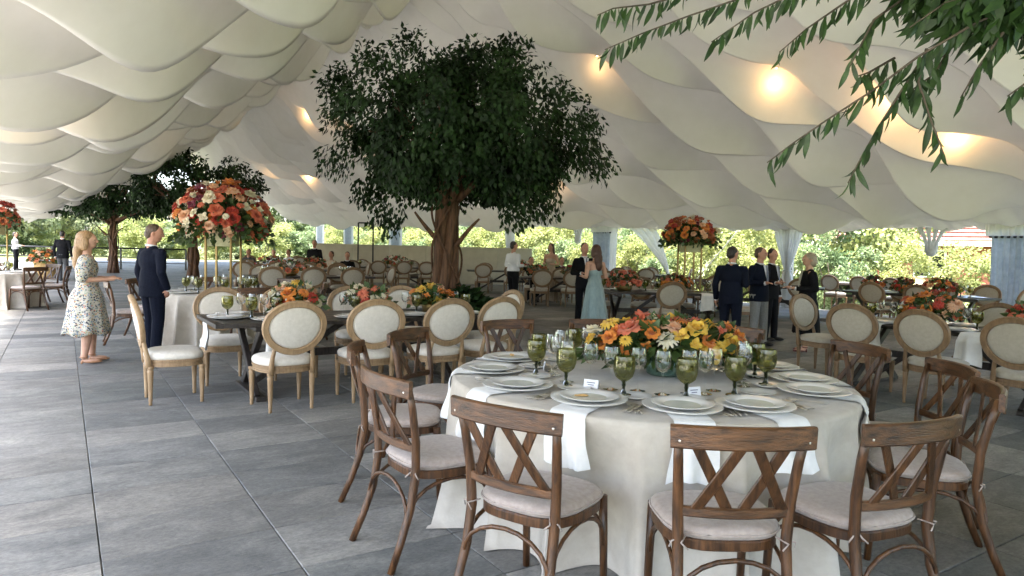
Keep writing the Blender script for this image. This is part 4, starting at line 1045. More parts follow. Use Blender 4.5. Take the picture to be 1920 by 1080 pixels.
# bouquets of the other tables
def tb(T, rz, x, y, H=.763): p = loc2(T, rz, x, y); return (*p, H)
def lb(T, rz, x, lab, cols, seed, rad=(.24, .20, .15), nb=20, H=.763, bs=1.15):
    p = loc2(T, rz, x, 0); low_bouquet(p[0], p[1], H, rad, nb, cols, seed, lab, 0, bs)
lb(T2, AX, -.62, 'cream, yellow and red bouquet at the left of the long table left of centre', {'cream': 4, 'yellow': 2, 'red': 2, 'peach': 3, 'orange': 2}, 31, (.26, .2, .17), 24)
lb(T2, AX, .18, 'red and pink bouquet in the middle of the long table left of centre', {'red': 4, 'cream': 2, 'coral': 3, 'peach': 2}, 32, (.25, .18, .14), 20)
lb(T2, AX, .95, 'orange and yellow bouquet at the right of the long table left of centre', {'orange': 4, 'yellow': 2, 'peach': 3, 'cream': 1}, 33, (.25, .18, .14), 20)
lb(T5, AX - PI / 2, -.25, 'round orange and coral bouquet on the long table on the right', {'orange': 4, 'coral': 3, 'peach': 3, 'red': 1}, 34, (.29, .26, .20), 30)
lb(T5, AX - PI / 2, .75, 'orange bouquet at the right picture edge on the right long table', {'orange': 4, 'coral': 3, 'red': 1}, 35, (.24, .22, .17), 22)
lb(T6, AX - PI / 2, -.9, 'leftmost rusty bouquet on the far right long table', RUST, 36, (.24, .22, .17), 20)
lb(T6, AX - PI / 2, -.2, 'middle rusty bouquet on the far right long table', RUST, 37, (.24, .22, .16), 20)
lb(T6, AX - PI / 2, .55, 'rightmost and fullest rusty bouquet on the far right long table', RUST, 38, (.32, .28, .20), 26)
lb(T7, R(2), -.75, 'coral bouquet left of the slim floral stand', {'coral': 4, 'rust': 2, 'peach': 3, 'red': 1}, 39, (.34, .28, .22), 30)
lb(T7, R(2), .25, 'orange bouquet at the foot of the slim floral stand', {'orange': 4, 'coral': 3, 'red': 2}, 40, (.30, .25, .17), 24)
lb(T8, R(8), -.9, 'red bouquet beside the waiter in the white shirt', RUST, 41, (.28, .25, .18), 18)
lb(T8, R(8), .1, 'orange bouquet between the tree and the teal dress', RUST, 42, (.32, .25, .18), 18)
lb(T9, AX - R(12), -.6, 'left orange bouquet on the deep table left of the tree', AUT, 43, (.38, .28, .2), 18)
lb(T9, AX - R(12), .7, 'right coral bouquet on the deep table left of the tree', AUT, 44, (.34, .28, .2), 18)
lb(T10, R(14), .3, 'wide orange bouquet in front of the cream partition', RUST, 45, (.55, .3, .22), 22)
lb(T13, AX - R(4), -.4, 'coral bouquet on the table left of the trunk', AUT, 47, (.36, .26, .2), 20)
lb(T14, R(-25), .1, 'rusty bouquet on the table behind the talking group', RUST, 48, (.34, .26, .2), 20)
lb(T11, R(6), .4, 'rusty bouquet on the table behind the tree trunk', RUST, 46, (.35, .28, .2), 16)
# tall floral stands
def tall_stand(x, y, H, base, h, rad, nb, cols, seed, lab, bs, rz=0, sq=.19):
    t = thing('floral_stand', lab, 'flowers', (x, y, base), rz)
    for (a, b) in ((-1, -1), (1, -1), (1, 1), (-1, 1)):
        mb = MB(); mb.sweep([(a * sq, b * sq, 0), (a * sq, b * sq, h)], rrect(.030, .030, .003), side=(1, 0, 0)); mb.build('leg', M_gold, t, False)
    for z in (.012, h - .01):
        mb = MB(); mb.tube([(-sq, -sq, z), (sq, -sq, z), (sq, sq, z), (-sq, sq, z)], .010, 6, True); mb.build('ring', M_gold, t)
    mb = MB(); mb.box((0, 0, h - .12), (sq * 1.85, sq * 1.85, .26), .01); mb.build('planter_box', M_goldbox, t, False)
    bouquet(t, rad, h + rad[2] * .42, nb, cols, seed, bs, nb * 11, .085, -.62); return t
tall_stand(T3[0] + .06, T3[1] - .05, 0, TH + .008, .94, (.64, .64, .50), 165, AUT, 51, 'tall gold stand with a big ball of orange, red and cream roses', 1.6)
tall_stand(3.50, 13.75, 0, .765, 1.03, (.50, .50, .30), 110, RUST, 52, 'slim tall stand with a dark rusty flower ball behind the guests', 1.4, R(10), .17)
tall_stand(-11.55, 15.4, 0, TH + .008, 1.05, (.5, .5, .34), 60, {'red': 4, 'rust': 3, 'coral': 2}, 53, 'red flower ball cut off by the left picture edge', 1.6)
# far planter basket
pb = thing('planter_basket', 'wicker planter with orange flowers beside the far man at left', 'planter', (-17.3, 25.7, 0))
mb = MB(); mb.lathe([(0, .002), (.30, .002), (.34, .1), (.40, .62), (.42, .64), (.38, .64), (.36, .55), (0, .5)], 24); mb.build('basket', M_wicker, pb)
bouquet(pb, (.5, .5, .34), .72, 40, {'orange': 3, 'rust': 2, 'peach': 3}, 54, 1.8, 260, .14, -.2)

# ------------------------------------------------------------------ ficus trees inside the tent
def limb(mb, p0, p1, r0, r1, rg, bend=.12, n=6, sides=8):
    p0, p1 = Vector(p0), Vector(p1); L_ = (p1 - p0).length; P = []
    o_ = Vector((rg.uniform(-1, 1), rg.uniform(-1, 1), rg.uniform(-.4, .8))) * bend * L_
    for i in range(n + 1):
        t = i / n; P.append(p0.lerp(p1, t) + o_ * math.sin(PI * t))
    mb.tube(P, [r0 + (r1 - r0) * i / n for i in range(n + 1)], sides); return P
def ficus(x, y, s, seed, lab, nleaf, lsz, trunk_h=1.9, rad=(2.45, 2.2, 1.72), cz=3.75, planter=True, rz=0.0, clumps=150, ox=0.0, tw=.6):
    rg = random.Random(seed); rng = np.random.default_rng(seed)
    t = thing('ficus_tree', lab, 'tree', (x, y, 0), rz, 'ficus trees inside the tent', (s, s, s))
    mb = MB()
    # buttressed trunk: several stems grown together
    for q in range(7):
        a = 2 * PI * q / 7 + rg.uniform(-.2, .2); P = []; rr = []
        for i in range(13):
            u = i / 12; z = (.35 if planter else .0) + (trunk_h + (.65 if planter else 1.0)) * u; w_ = tw * (.21 - .07 * u + .16 * max(0, .22 - u) * 3); aa = a + 1.1 * u + .2 * math.sin(4 * u + q)
            P.append((w_ * math.cos(aa), w_ * math.sin(aa), z)); rr.append(tw * (.125 - .035 * u + .05 * max(0, .15 - u) * 3))
        mb.tube(P, rr, 9)
    mb.tube([(0, 0, 0), (0, 0, 2.6)], [.24 * tw, .17 * tw], 10)
    for q in range(4):                                    # vines wound round the trunk
        P = []
        for i in range(22):
            u = i / 21; aa = q * 1.7 + (3.4 if q % 2 else -3.0) * u; w_ = tw * (.36 - .05 * u + .03 * math.sin(9 * u + q)); P.append((w_ * math.cos(aa), w_ * math.sin(aa), .55 + 1.75 * u))
        mb.tube(P, .022, 6)
    mb.build('trunk', M_bark, t)
    mb = MB(); tips = []
    for q in range(11):
        a = 2 * PI * q / 11 + rg.uniform(-.25, .25); el = rg.uniform(.38, 1.15); d = Vector((math.cos(a) * math.cos(el), math.sin(a) * math.cos(el), math.sin(el)))
        e = Vector((d.x * rad[0] * .72, d.y * rad[1] * .72, 2.35 + d.z * rad[2] * 1.35)); P = limb(mb, (.1 * d.x, .1 * d.y, 2.2 + .2 * rg.random()), e, .085, .025, rg)
        for k in range(4):
            b = P[2 + k]; d2 = (Vector((rg.uniform(-1, 1), rg.uniform(-1, 1), rg.uniform(-.3, .8))) + d * .6).normalized(); limb(mb, b, b + d2 * rg.uniform(.5, .9), .024, .008, rg, .15, 4, 5)
    for (px, py, pz, qx, qy, qz) in ((.2, -.2, 1.55, .62, -.3, 2.05), (-.2, -.15, 1.7, -.55, -.35, 2.15)): limb(mb, (px, py, pz), (qx, qy, qz), .05, .02, rg)
    mb.build('branches', M_bark, t)
    # crown: sprays of leaves hanging from twigs
    R3 = np.array(rad); cd = rand_dirs(rng, clumps); cr = rng.uniform(.30, 1.0, (clumps, 1)) ** .5
    lump = 1 + .13 * np.sin(cd[:, :1] * 4 + seed) + .12 * np.sin(cd[:, 1:2] * 5 + 2) + .08 * np.sin(cd[:, 2:] * 7)
    C = cd * cr * lump * R3
    nlow = clumps // 4; al = rng.uniform(0, 2 * PI, nlow); C[:nlow] = np.stack([R3[0] * rng.uniform(.25, .8, nlow) * np.cos(al), R3[1] * rng.uniform(.25, .8, nlow) * np.sin(al), -R3[2] * rng.uniform(.30, .62, nlow)], 1); ci = rng.integers(0, clumps, nleaf)
    off = rand_dirs(rng, nleaf) * (rng.uniform(0, 1, (nleaf, 1)) ** .5) * .40
    P = C[ci] + off * np.array([1, 1, .9])
    # a few loose sprays poking out
    ns = 34; sp = []
    for i in range(ns):
        d = rand_dirs(rng, 1)[0]; d[2] = d[2] * .75 + (.1 if d[2] > -.4 else .25); b = d * R3 * .9; dirv = d * np.array([1, 1, .5]) + np.array([0, 0, .18]); L_ = rng.uniform(.45, .95)
        u = rng.uniform(0, 1, 34)[:, None]; sp.append(b + dirv * u * L_ + rng.normal(size=(34, 3)) * .05 + np.array([0, 0, -.28]) * u * u)
    P = np.concatenate([P] + sp); n = len(P); out = P / R3
    D = rand_dirs(rng, n) * .7 + out * .5 + np.array([0, 0, -.75]); N = rand_dirs(rng, n) * .6 + out + np.array([0, 0, .35]); sz = lsz * rng.uniform(.65, 1.3, n)
    P[:, 2] += cz; P[:, 0] += ox
    keep = (P[:, 2] > 2.25) | (np.hypot(P[:, 0], P[:, 1]) > .75); P, D, N, sz = P[keep], D[keep], N[keep], sz[keep]; n = len(P)
    me = quadmesh('crown', leaves(rng, P, D, N, sz, sz * .27), n); me.materials.append(M_leafd); o = ob('crown', me, None, t)
    if planter:
        mb = MB(); mb.lathe([(0, .003), (.74, .003), (.78, .02), (.80, .42), (.83, .44), (.83, .47), (.78, .47), (.76, .40), (0, .38)], 40); mb.build('planter', M_dark, t)
        n2 = 1500; a = rng.uniform(0, 2 * PI, n2); r_ = rng.uniform(.3, 1.0, n2); P = np.stack([r_ * np.cos(a), r_ * np.sin(a), .42 + .55 * (1.05 - r_) * rng.uniform(.2, 1, n2)], 1)
        D = np.stack([np.cos(a), np.sin(a), rng.uniform(-.5, .9, n2)], 1); N = rand_dirs(rng, n2) + np.array([0, 0, 1]); sz = .13 * rng.uniform(.6, 1.4, n2)
        o = ob('underplanting', quadmesh('underplanting', leaves(rng, P, D, N, sz, sz * .36), n2), M_leafd, t)
    return t
ficus(-1.25, 13.0, 1.0, 61, 'big ficus tree with thick brown trunk and dense dark crown at centre', 38000, .112, rad=(2.3, 2.05, 1.60), cz=3.66, ox=.34, tw=.85)
ficus(-18.2, 31.6, 1.0, 62, 'rear ficus tree at left with its trunk fully in view', 7500, .17, rad=(2.6, 2.4, 1.25), cz=3.55, planter=False, clumps=90)
ficus(-12.9, 28.0, 1.0, 63, 'rear ficus tree behind the tall orange flower ball', 8500, .17, rad=(2.7, 2.4, 1.45), cz=3.75, planter=False, rz=1.0, clumps=90)
# ------------------------------------------------------------------ people
def caps(mb, p0, r0, p1, r1, n=10):
    mb.tube([p0, p1], [r0, r1], n); mb.ell(p0, (r0,) * 3, n, 6); mb.ell(p1, (r1,) * 3, n, 6)
TS = bpy.data.scenes.new('remesh_bench')
def blob(name, mb, vox, m, parent, it=3):
    me = mb.mesh('tmp'); o = bpy.data.objects.new('tmp', me); TS.collection.objects.link(o)
    md = o.modifiers.new('r', 'REMESH'); md.mode = 'VOXEL'; md.voxel_size = vox; md.use_smooth_shade = True
    sm = o.modifiers.new('s', 'SMOOTH'); sm.factor = .5; sm.iterations = it
    TS.view_layers[0].update(); dg = TS.view_layers[0].depsgraph
    res = bpy.data.meshes.new_from_object(o.evaluated_get(dg)); bpy.data.objects.remove(o); bpy.data.meshes.remove(me)
    res.name = name; res.materials.clear(); res.shade_smooth(); return ob(name, res, m, parent)
M_skin = mat('skin', (.50, .28, .19), .5, (.56, .33, .23), 12, spec=.4)
M_skin2 = mat('skin_ruddy', (.46, .22, .15), .5, (.54, .29, .20), 12, spec=.4)
M_navy = mat('navy_wool', (.006, .008, .017), .85, (.009, .012, .024), 60, spec=.12)
M_blackc = mat('black_wool', (.008, .008, .010), .85, (.011, .011, .012), 60, spec=.12)
M_grey = mat('grey_trousers', (.22, .22, .21), .85, (.28, .28, .27), 60, spec=.12)
M_grey2 = mat('charcoal_trousers', (.06, .06, .06), .85, (.085, .085, .085), 60, spec=.12)
M_shirt = mat('white_shirt', (.70, .71, .74), .8, (.76, .77, .80), 30)
M_beige = mat('beige_dress', (.42, .33, .24), .8, (.5, .4, .3), 30)
M_teal = mat('teal_gown', (.22, .31, .315), .75, (.29, .38, .385), 20, (1, 1, .3), sheen=.3)
M_tie = mat('striped_tie', (.03, .05, .12), .6, (.25, .28, .36), 60, (1, 1, 4))
M_hbl = mat('blond_hair', (.20, .115, .05), .5, (.36, .23, .11), 40, (4, 4, .6), bump=1.0, bscale=22)
M_hbr = mat('brown_hair', (.045, .016, .009), .45, (.09, .035, .02), 40, (4, 4, .6), bump=1.0, bscale=22)
M_hdk = mat('dark_hair', (.018, .013, .010), .5, (.035, .026, .02), 40, (4, 4, .6), bump=1.0, bscale=22)
M_hgr = mat('grey_blond_hair', (.30, .24, .17), .5, (.44, .37, .28), 40, (4, 4, .6), bump=1.0, bscale=22)
M_hbn = mat('short_brown_hair', (.06, .038, .024), .55, (.12, .08, .052), 40, (4, 4, .6), bump=1.0, bscale=22)
M_shoe = mat('black_leather', (.012, .011, .010), .35)
M_tan = mat('tan_leather', (.36, .18, .09), .45)
M_maroon = mat('maroon_leather', (.13, .03, .025), .4)
M_eye = mat('dark_eye', (.02, .015, .012), .3)
M_lip = mat('lips', (.36, .12, .10), .5)
M_phone = mat('dark_drink_glass', (.05, .04, .04), .2)
def floral_fabric():
    m = bpy.data.materials.new('floral_print'); m.use_nodes = True; N = m.node_tree.nodes; L = m.node_tree.links; b = N['Principled BSDF']; b.inputs['Roughness'].default_value = .85
    tc = N.new('ShaderNodeTexCoord'); vo = N.new('ShaderNodeTexVoronoi'); vo.inputs['Scale'].default_value = 58; L.new(tc.outputs['Object'], vo.inputs['Vector'])
    sp = N.new('ShaderNodeSeparateColor'); L.new(vo.outputs['Color'], sp.inputs[0]); cr = N.new('ShaderNodeValToRGB'); cr.color_ramp.interpolation = 'CONSTANT'
    e = cr.color_ramp.elements; e[0].position = 0; e[0].color = (.03, .04, .06, 1); e[1].position = .22; e[1].color = (.16, .22, .28, 1)
    for p, c in ((.38, (.50, .46, .38, 1)), (.62, (.45, .30, .12, 1)), (.72, (.30, .36, .26, 1)), (.84, (.50, .20, .14, 1)), (.90, (.08, .10, .13, 1))):
        q = e.new(p); q.color = c
    L.new(sp.outputs[0], cr.inputs[0]); mr = N.new('ShaderNodeMapRange'); mr.inputs[1].default_value = .50; mr.inputs[2].default_value = .62; L.new(vo.outputs['Distance'], mr.inputs[0])
    nz = N.new('ShaderNodeTexNoise'); nz.inputs['Scale'].default_value = 60; L.new(tc.outputs['Object'], nz.inputs[0])
    mx = N.new('ShaderNodeMix'); mx.data_type = 'RGBA'; L.new(mr.outputs[0], mx.inputs[0]); L.new(cr.outputs[0], mx.inputs[6]); mx.inputs[7].default_value = (.46, .43, .36, 1); L.new(mx.outputs[2], b.inputs['Base Color']); return m
M_floral = floral_fabric()
def hand(mb, w_, d, up=(0, 0, 1), curl=.5, thumb=1):
    """palm at wrist w_ pointing along d, five separate fingers"""
    w_ = Vector(w_); d = Vector(d).normalized(); u = Vector(up); s = d.cross(u).normalized(); n = s.cross(d)
    caps(mb, w_, .026, w_ + d * .05, .030, 8); mb.ell(w_ + d * .055, (.030, .030, .030), 8, 6)
    for i, (o_, ln) in enumerate(((-.030, .060), (-.010, .072), (.010, .068), (.030, .052))):
        b = w_ + d * .075 + s * o_; k = b + d * ln * .55 - n * curl * .010; caps(mb, b, .0095, k, .009, 6); caps(mb, k, .009, k + (d * (1 - curl * .6) - n * curl).normalized() * ln * .5, .0075, 6)
    b = w_ + d * .03 + s * thumb * .028; caps(mb, b, .011, b + (d * .6 + s * thumb * .6 - n * .2).normalized() * .05, .009, 6)
def loft(rings, n=40, wave=None):
    """rings: (z, cx, cy, rx, ry, amp)"""
    V = []; F = []
    for (z, cx, cy_, rx, ry, am) in rings:
        for i in range(n):
            a = 2 * PI * i / n; k = 1 + am * (math.sin(a * 9 + (wave or 0)) * .6 + math.sin(a * 5 + 1) * .4); V.append((cx + rx * k * math.cos(a), cy_ + ry * k * math.sin(a), z + .25 * am * math.sin(a * 5)))
    for r in range(len(rings) - 1):
        for i in range(n): j = (i + 1) % n; F.append((r * n + i, r * n + j, (r + 1) * n + j, (r + 1) * n + i))
    mb = MB(); mb.add(V, F); return mb
def person(label, loc, rz, H=1.76, kind='suit', jacket=None, trous=None, hair=None, hairkind='short', skin=None, arms=('down', 'down'), vox=.009, headturn=0.0, seated=False, shoes=None, fat=1.0, detail=True, extra=None, headtilt=0.0, wide=1.0):
    s = H / 1.76; t = thing('person', label, 'person', loc, rz, None, (s * wide, s * wide, s)); skin = skin or M_skin; dz = -.44 if seated else 0.0
    def Z(z): return z + dz
    skinb = MB()
    # head, turned about the neck
    RM = Matrix.Rotation(headturn, 3, 'Z') @ Matrix.Rotation(headtilt, 3, 'X'); hc = Vector((0, .0, Z(1.56)))
    def hp(p): return hc + RM @ (Vector(p) - Vector((0, 0, 1.56)))
    skinb.ell(hp((0, .012, 1.650)), (.074, .092, .108), 16, 10, RM); skinb.ell(hp((0, .034, 1.588)), (.055, .062, .058), 12, 8, RM); skinb.ell(hp((0, .106, 1.632)), (.013, .019, .022), 8, 6, RM)
    skinb.ell(hp((0, .088, 1.662)), (.05, .02, .012), 8, 6, RM)
    for e in (-1, 1): skinb.ell(hp((e * .076, -.002, 1.635)), (.012, .020, .030), 8, 6, RM)
    caps(skinb, (0, -.012, Z(1.42)), .060, hc + Vector((0, 0, .03)), .054)
    AR = {}
    for e, ar in zip((1, -1), arms):
        sh = Vector((e * .178 * fat, -.005, Z(1.385)))
        if ar == 'down': el, wr, d = Vector((e * .235 * fat, -.03, Z(1.12))), Vector((e * .235 * fat, .045, Z(.88))), Vector((0, .12, -1))
        elif ar == 'pocket': el, wr, d = Vector((e * .265, -.05, Z(1.13))), Vector((e * .205, .06, Z(.92))), Vector((-e * .3, .1, -1))
        elif ar == 'bent': el, wr, d = Vector((e * .235, -.04, Z(1.13))), Vector((e * .15, .20, Z(1.13))), Vector((-e * .3, 1, .15))
        elif ar == 'raised': el, wr, d = Vector((e * .235, .02, Z(1.14))), Vector((e * .12, .26, Z(1.22))), Vector((-e * .3, 1, .3))
        elif ar == 'point': el, wr, d = Vector((e * .24, .02, Z(1.16))), Vector((e * .14, .27, Z(1.17))), Vector((-e * .1, 1, .1))
        else: el, wr, d = Vector((e * .235, .10, Z(1.15))), Vector((e * .10, .33, Z(1.06))), Vector((-e * .4, 1, 0))
        AR[e] = (sh, el, wr, d); hand(skinb, wr + d.normalized() * .012, d, (e, 0, .2) if ar in ('down', 'pocket') else (0, 0, 1), .6, thumb=(-e if ar not in ('down', 'pocket') else 1))
        caps(skinb, el, .040, wr, .028)
        if kind in ('gown', 'floral'): caps(skinb, sh, .050, el, .040)
    hz = Z(.93)
    if seated: LG = {e: (Vector((e * .09, 0, hz)), Vector((e * .12, .42, Z(.94))), Vector((e * .12, .40, .09))) for e in (1, -1)}
    else: LG = {1: (Vector((.088, 0, .92)), Vector((.098, .012, .50)), Vector((.102, -.03, .09))), -1: (Vector((-.088, 0, .92)), Vector((-.10, .035, .50)), Vector((-.108, .035, .09)))}
    if kind in ('floral', 'gown', 'skirt'):
        for e in (1, -1):
            h_, k_, a_ = LG[e]; caps(skinb, h_, .085, k_, .056); caps(skinb, k_, .056, k_.lerp(a_, .35), .055); caps(skinb, k_.lerp(a_, .35), .055, a_, .036); skinb.ell(a_ + Vector((0, .07, -.045)), (.036, .095, .030), 10, 6)
        skinb.ell((0, 0, Z(1.28)), (.155, .095, .19), 14, 10); skinb.ell((0, 0, Z(1.06)), (.13, .09, .17), 14, 10)
        caps(skinb, (-.14, 0, Z(1.395)), .05, (.14, 0, Z(1.395)), .05)
    else:
        caps(skinb, (0, 0, Z(1.30)), .10, (0, 0, Z(1.0)), .10)
        for e in (1, -1):
            h_, k_, a_ = LG[e]; caps(skinb, h_, .07, k_, .045); caps(skinb, k_, .045, a_, .035); caps(skinb, AR[e][0], .04, AR[e][1], .035)
    body = blob('body', skinb, vox, skin, t, 2)
    if detail:
        for e in (-1, 1):
            mb = MB(); mb.ell(hp((e * .031, .090, 1.648)), (.012, .008, .006), 8, 5, RM); mb.build('eye', M_eye, body)
        mb = MB(); mb.ell(hp((0, .094, 1.588)), (.020, .008, .006), 8, 5, RM); mb.build('mouth', M_lip, body)
    # clothes
    j = MB(); fx = fat
    if kind in ('suit', 'shirt', 'skirt'):
        j.ell((0, -.005, Z(1.28)), (.190 * fx, .130, .185), 18, 12); j.ell((0, 0, Z(1.10)), (.165 * fx, .122 * fx, .17), 18, 12); caps(j, (-.14 * fx, -.01, Z(1.385)), .062, (.14 * fx, -.01, Z(1.385)), .062)
        caps(j, (-.05, -.015, Z(1.43)), .055, (.05, -.015, Z(1.43)), .055)
        hem = Z(.80) if kind != 'shirt' else Z(.98)
        rr = [(hem, 0, 0, .178 * fx, .135 * fx), (Z(.95) if kind != 'shirt' else Z(1.03), 0, 0, .178 * fx, .132 * fx), (Z(1.08), 0, 0, .165 * fx, .124 * fx)]
        j.add(*_closed_loft(rr))
        for e in (1, -1):
            sh, el, wr, d = AR[e]; caps(j, sh, .063, el, .053); caps(j, el, .053, wr, .042)
        if seated: pass
        jk = blob('jacket' if kind != 'shirt' else 'shirt', j, max(vox, .010), jacket, t, 2)
        if kind != 'shirt':
            for e in (1, -1):
                sh, el, wr, d = AR[e]; mb = MB(); w2 = wr + (wr - el).normalized() * .022; caps(mb, wr, .037, w2, .036); mb.build('cuff', M_shirt, jk)
        if kind == 'suit':
            mb = MB(); mb.tube([(.058 * math.cos(a), -.012 + .058 * math.sin(a), Z(1.475) + .012 * -math.sin(a)) for a in [2 * PI * i / 16 for i in range(16)]], .016, 6, True); mb.build('collar', M_shirt, jk)
            if detail:
                mb = MB(); mb.add([(-.055, .107, Z(1.445)), (.055, .107, Z(1.445)), (.0, .152, Z(1.16)), (-.03, .137, Z(1.36)), (.03, .137, Z(1.36))], [(0, 3, 2), (0, 1, 4, 3), (1, 2, 4), (3, 4, 2)]); mb.build('shirt_front', M_shirt, jk)
                mb = MB(); mb.sweep([(0, .128, Z(1.44)), (0, .150, Z(1.34)), (0, .160, Z(1.18)), (0, .158, Z(1.10))], rrect(.05, .008, .002), side=(1, 0, 0), scales=[.6, .8, 1, .4]); mb.build('tie', M_tie, jk)
        if kind == 'skirt':
            mb = MB(); mb.add([(-.06, .10, Z(1.45)), (.06, .10, Z(1.45)), (.03, .145, Z(1.15)), (-.03, .145, Z(1.15)), (0, .142, Z(1.32))], [(0, 4, 3), (0, 1, 4), (1, 2, 4), (3, 4, 2)]); mb.build('blouse', mat('pale_blouse', (.5, .5, .42), .8), jk)
    if kind in ('suit', 'shirt'):
        p = MB(); p.ell((0, -.008, hz), (.168 * fx, .130 * fx, .12), 14, 8); p.add(*_closed_loft([(Z(.93), 0, 0, .166 * fx, .122 * fx), (Z(1.0), 0, 0, .16 * fx, .118 * fx)]))
        for e in (1, -1):
            h_, k_, a_ = LG[e]; caps(p, h_, .098 * fx, k_, .072); caps(p, k_, .072, a_ + Vector((0, 0, -.02)), .062)
        blob('trousers', p, max(vox, .010), trous or jacket, t, 2)
        for e in (1, -1):
            a_ = LG[e][2]; mb = MB(); mb.ell((a_.x, a_.y + .01, .052), (.044, .06, .05), 10, 6); mb.ell((a_.x, a_.y + .105, .040), (.046, .115, .036), 10, 6); blob('shoe', mb, .012, shoes or M_shoe, t, 2)
    elif kind == 'skirt':
        mb = loft([(Z(.99), 0, 0, .16, .12, 0), (.86, 0, 0, .185, .15, .01), (.62, 0, 0, .21, .18, .05), (.34, 0, 0, .225, .20, .07), (.33, 0, 0, .20, .18, .07), (.7, 0, 0, .17, .14, .03)]); mb.build('skirt', trous, t)
    elif kind == 'floral':
        j.ell((0, 0, Z(1.27)), (.172, .118, .17), 16, 10); j.ell((0, 0, Z(1.10)), (.150, .112, .14), 16, 10); caps(j, (-.145, -.005, Z(1.385)), .062, (.145, -.005, Z(1.385)), .062)
        for e in (1, -1):
            sh, el, wr, d = AR[e]; caps(j, sh, .078, sh.lerp(el, .55), .086); caps(j, sh.lerp(el, .5), .086, sh.lerp(el, .92), .064)
        blob('bodice', j, .011, M_floral, t, 3)
        mb = loft([(1.09, 0, 0, .150, .116, 0), (1.03, 0, 0, .152, .120, .01), (.90, 0, -.01, .205, .172, .02), (.70, 0, -.01, .228, .195, .05), (.52, 0, -.01, .255, .222, .075), (.40, 0, -.01, .278, .24, .09), (.395, 0, -.01, .265, .23, .09), (.6, 0, -.01, .24, .21, .06)], 60); mb.build('skirt', M_floral, t)
    elif kind == 'gown':
        j.ell((0, .01, Z(1.22)), (.163, .118, .12), 16, 10); j.ell((0, 0, Z(1.08)), (.140, .104, .16), 16, 10); blob('bodice', j, .011, jacket, t, 3)
        mb = loft([(1.10, 0, 0, .142, .108, 0), (1.03, 0, 0, .146, .112, .01), (.90, 0, -.01, .185, .155, .03), (.62, 0, -.02, .23, .20, .06), (.30, 0, -.03, .275, .25, .09), (.02, 0, -.05, .33, .31, .11), (.02, 0, -.05, .31, .29, .11), (.5, 0, -.02, .2, .18, .05)], 60); mb.build('skirt', jacket, t)
    if kind in ('floral', 'skirt'):
        for e in (1, -1):
            a_ = LG[e][2]; mb = MB(); sm_ = shoes or M_tan
            mb.ell((a_.x, a_.y + .09, .030), (.042, .10, .022), 10, 6); caps(mb, (a_.x, a_.y - .015, .035), .020, (a_.x, a_.y - .025, .012), .010, 8); mb.tube([(a_.x + .042 * math.cos(q), a_.y + .042 * math.sin(q), .095) for q in [2 * PI * i / 12 for i in range(12)]], .007, 5, True); mb.build('sandal', sm_, t)
    # hair
    hb = MB()
    if hairkind == 'short':
        hb.ell(hp((0, -.016, 1.682)), (.080, .090, .090), 14, 10, RM); hb.ell(hp((0, -.046, 1.630)), (.074, .062, .075), 12, 8, RM)
    elif hairkind == 'bald':
        hb.ell(hp((0, -.040, 1.625)), (.080, .064, .062), 12, 8, RM)
    elif hairkind == 'bob':
        hb.ell(hp((0, -.014, 1.682)), (.090, .100, .094), 14, 10, RM); hb.ell(hp((0, -.045, 1.61)), (.094, .075, .10), 12, 8, RM)
    elif hairkind == 'long':
        hb.ell(hp((0, -.014, 1.684)), (.090, .100, .094), 14, 10, RM); hb.ell(hp((0, -.050, 1.60)), (.098, .078, .13), 12, 8, RM); hb.ell(hp((0, -.082, 1.48)), (.105, .058, .15), 12, 8, RM); hb.ell(hp((.01, -.095, 1.36)), (.085, .050, .12), 12, 8, RM)
        for e in (-1, 1): hb.ell(hp((e * .082, -.005, 1.60)), (.026, .050, .10), 10, 8, RM)
    blob('hair', hb, .010, hair, t, 2)
    if extra: extra(t, AR, hp)
    return t
def _closed_loft(rr, n=24):
    V = []; F = []
    for (z, cx, cy_, rx, ry) in rr: V += [(cx + rx * math.cos(2 * PI * i / n), cy_ + ry * math.sin(2 * PI * i / n), z) for i in range(n)]
    for r in range(len(rr) - 1):
        for i in range(n): j = (i + 1) % n; F.append((r * n + i, r * n + j, (r + 1) * n + j, (r + 1) * n + i))
    F.append(tuple(range(n - 1, -1, -1))); F.append(tuple((len(rr) - 1) * n + i for i in range(n))); return V, F
def held(label, cat, name, p, rz, m, t, h=.14, r_=.032):
    pass
person('woman in floral print midi dress with long blond hair at left', (-5.17, 8.42, 0), R(-62), 1.60, 'floral', None, None, M_hbl, 'long', M_skin, ('bent', 'bent'), .008, R(-12), fat=1.0, wide=1.16)
person('man in navy suit seen from behind beside the floral dress', (-4.70, 9.05, 0), R(-32), 1.72, 'suit', M_navy, M_navy, M_hbn, 'short', M_skin2, ('pocket', 'down'), .008, R(-38), fat=1.06, headtilt=R(-12), wide=1.1)
person('far man in black jacket walking away at left', (-15.94, 24.57, 0), R(6), 1.78, 'suit', M_blackc, M_grey2, M_hdk, 'short', M_skin2, ('down', 'down'), .012, 0, detail=False, fat=1.15)
person('tiny figure in dark waistcoat and white sleeves by the far railing', (-22.8, 31.8, 0), R(-60), 1.75, 'shirt', M_shirt, M_blackc, M_hdk, 'short', M_skin2, ('bent', 'bent'), .014, 0, detail=False)
person('man in navy suit with his back turned, left of the talking group', (3.45, 10.9, 0), R(-32), 1.64, 'suit', M_navy, M_navy, M_hdk, 'short', M_skin2, ('bent', 'down'), .009, R(-25), fat=1.06, wide=1.06)
person('man in navy jacket, striped tie and grey trousers holding a drink', (4.14, 11.6, 0), R(-148), 1.65, 'suit', M_navy, M_grey, M_hbn, 'short', M_skin2, ('bent', 'bent'), .009, R(20), fat=1.05, wide=1.06)
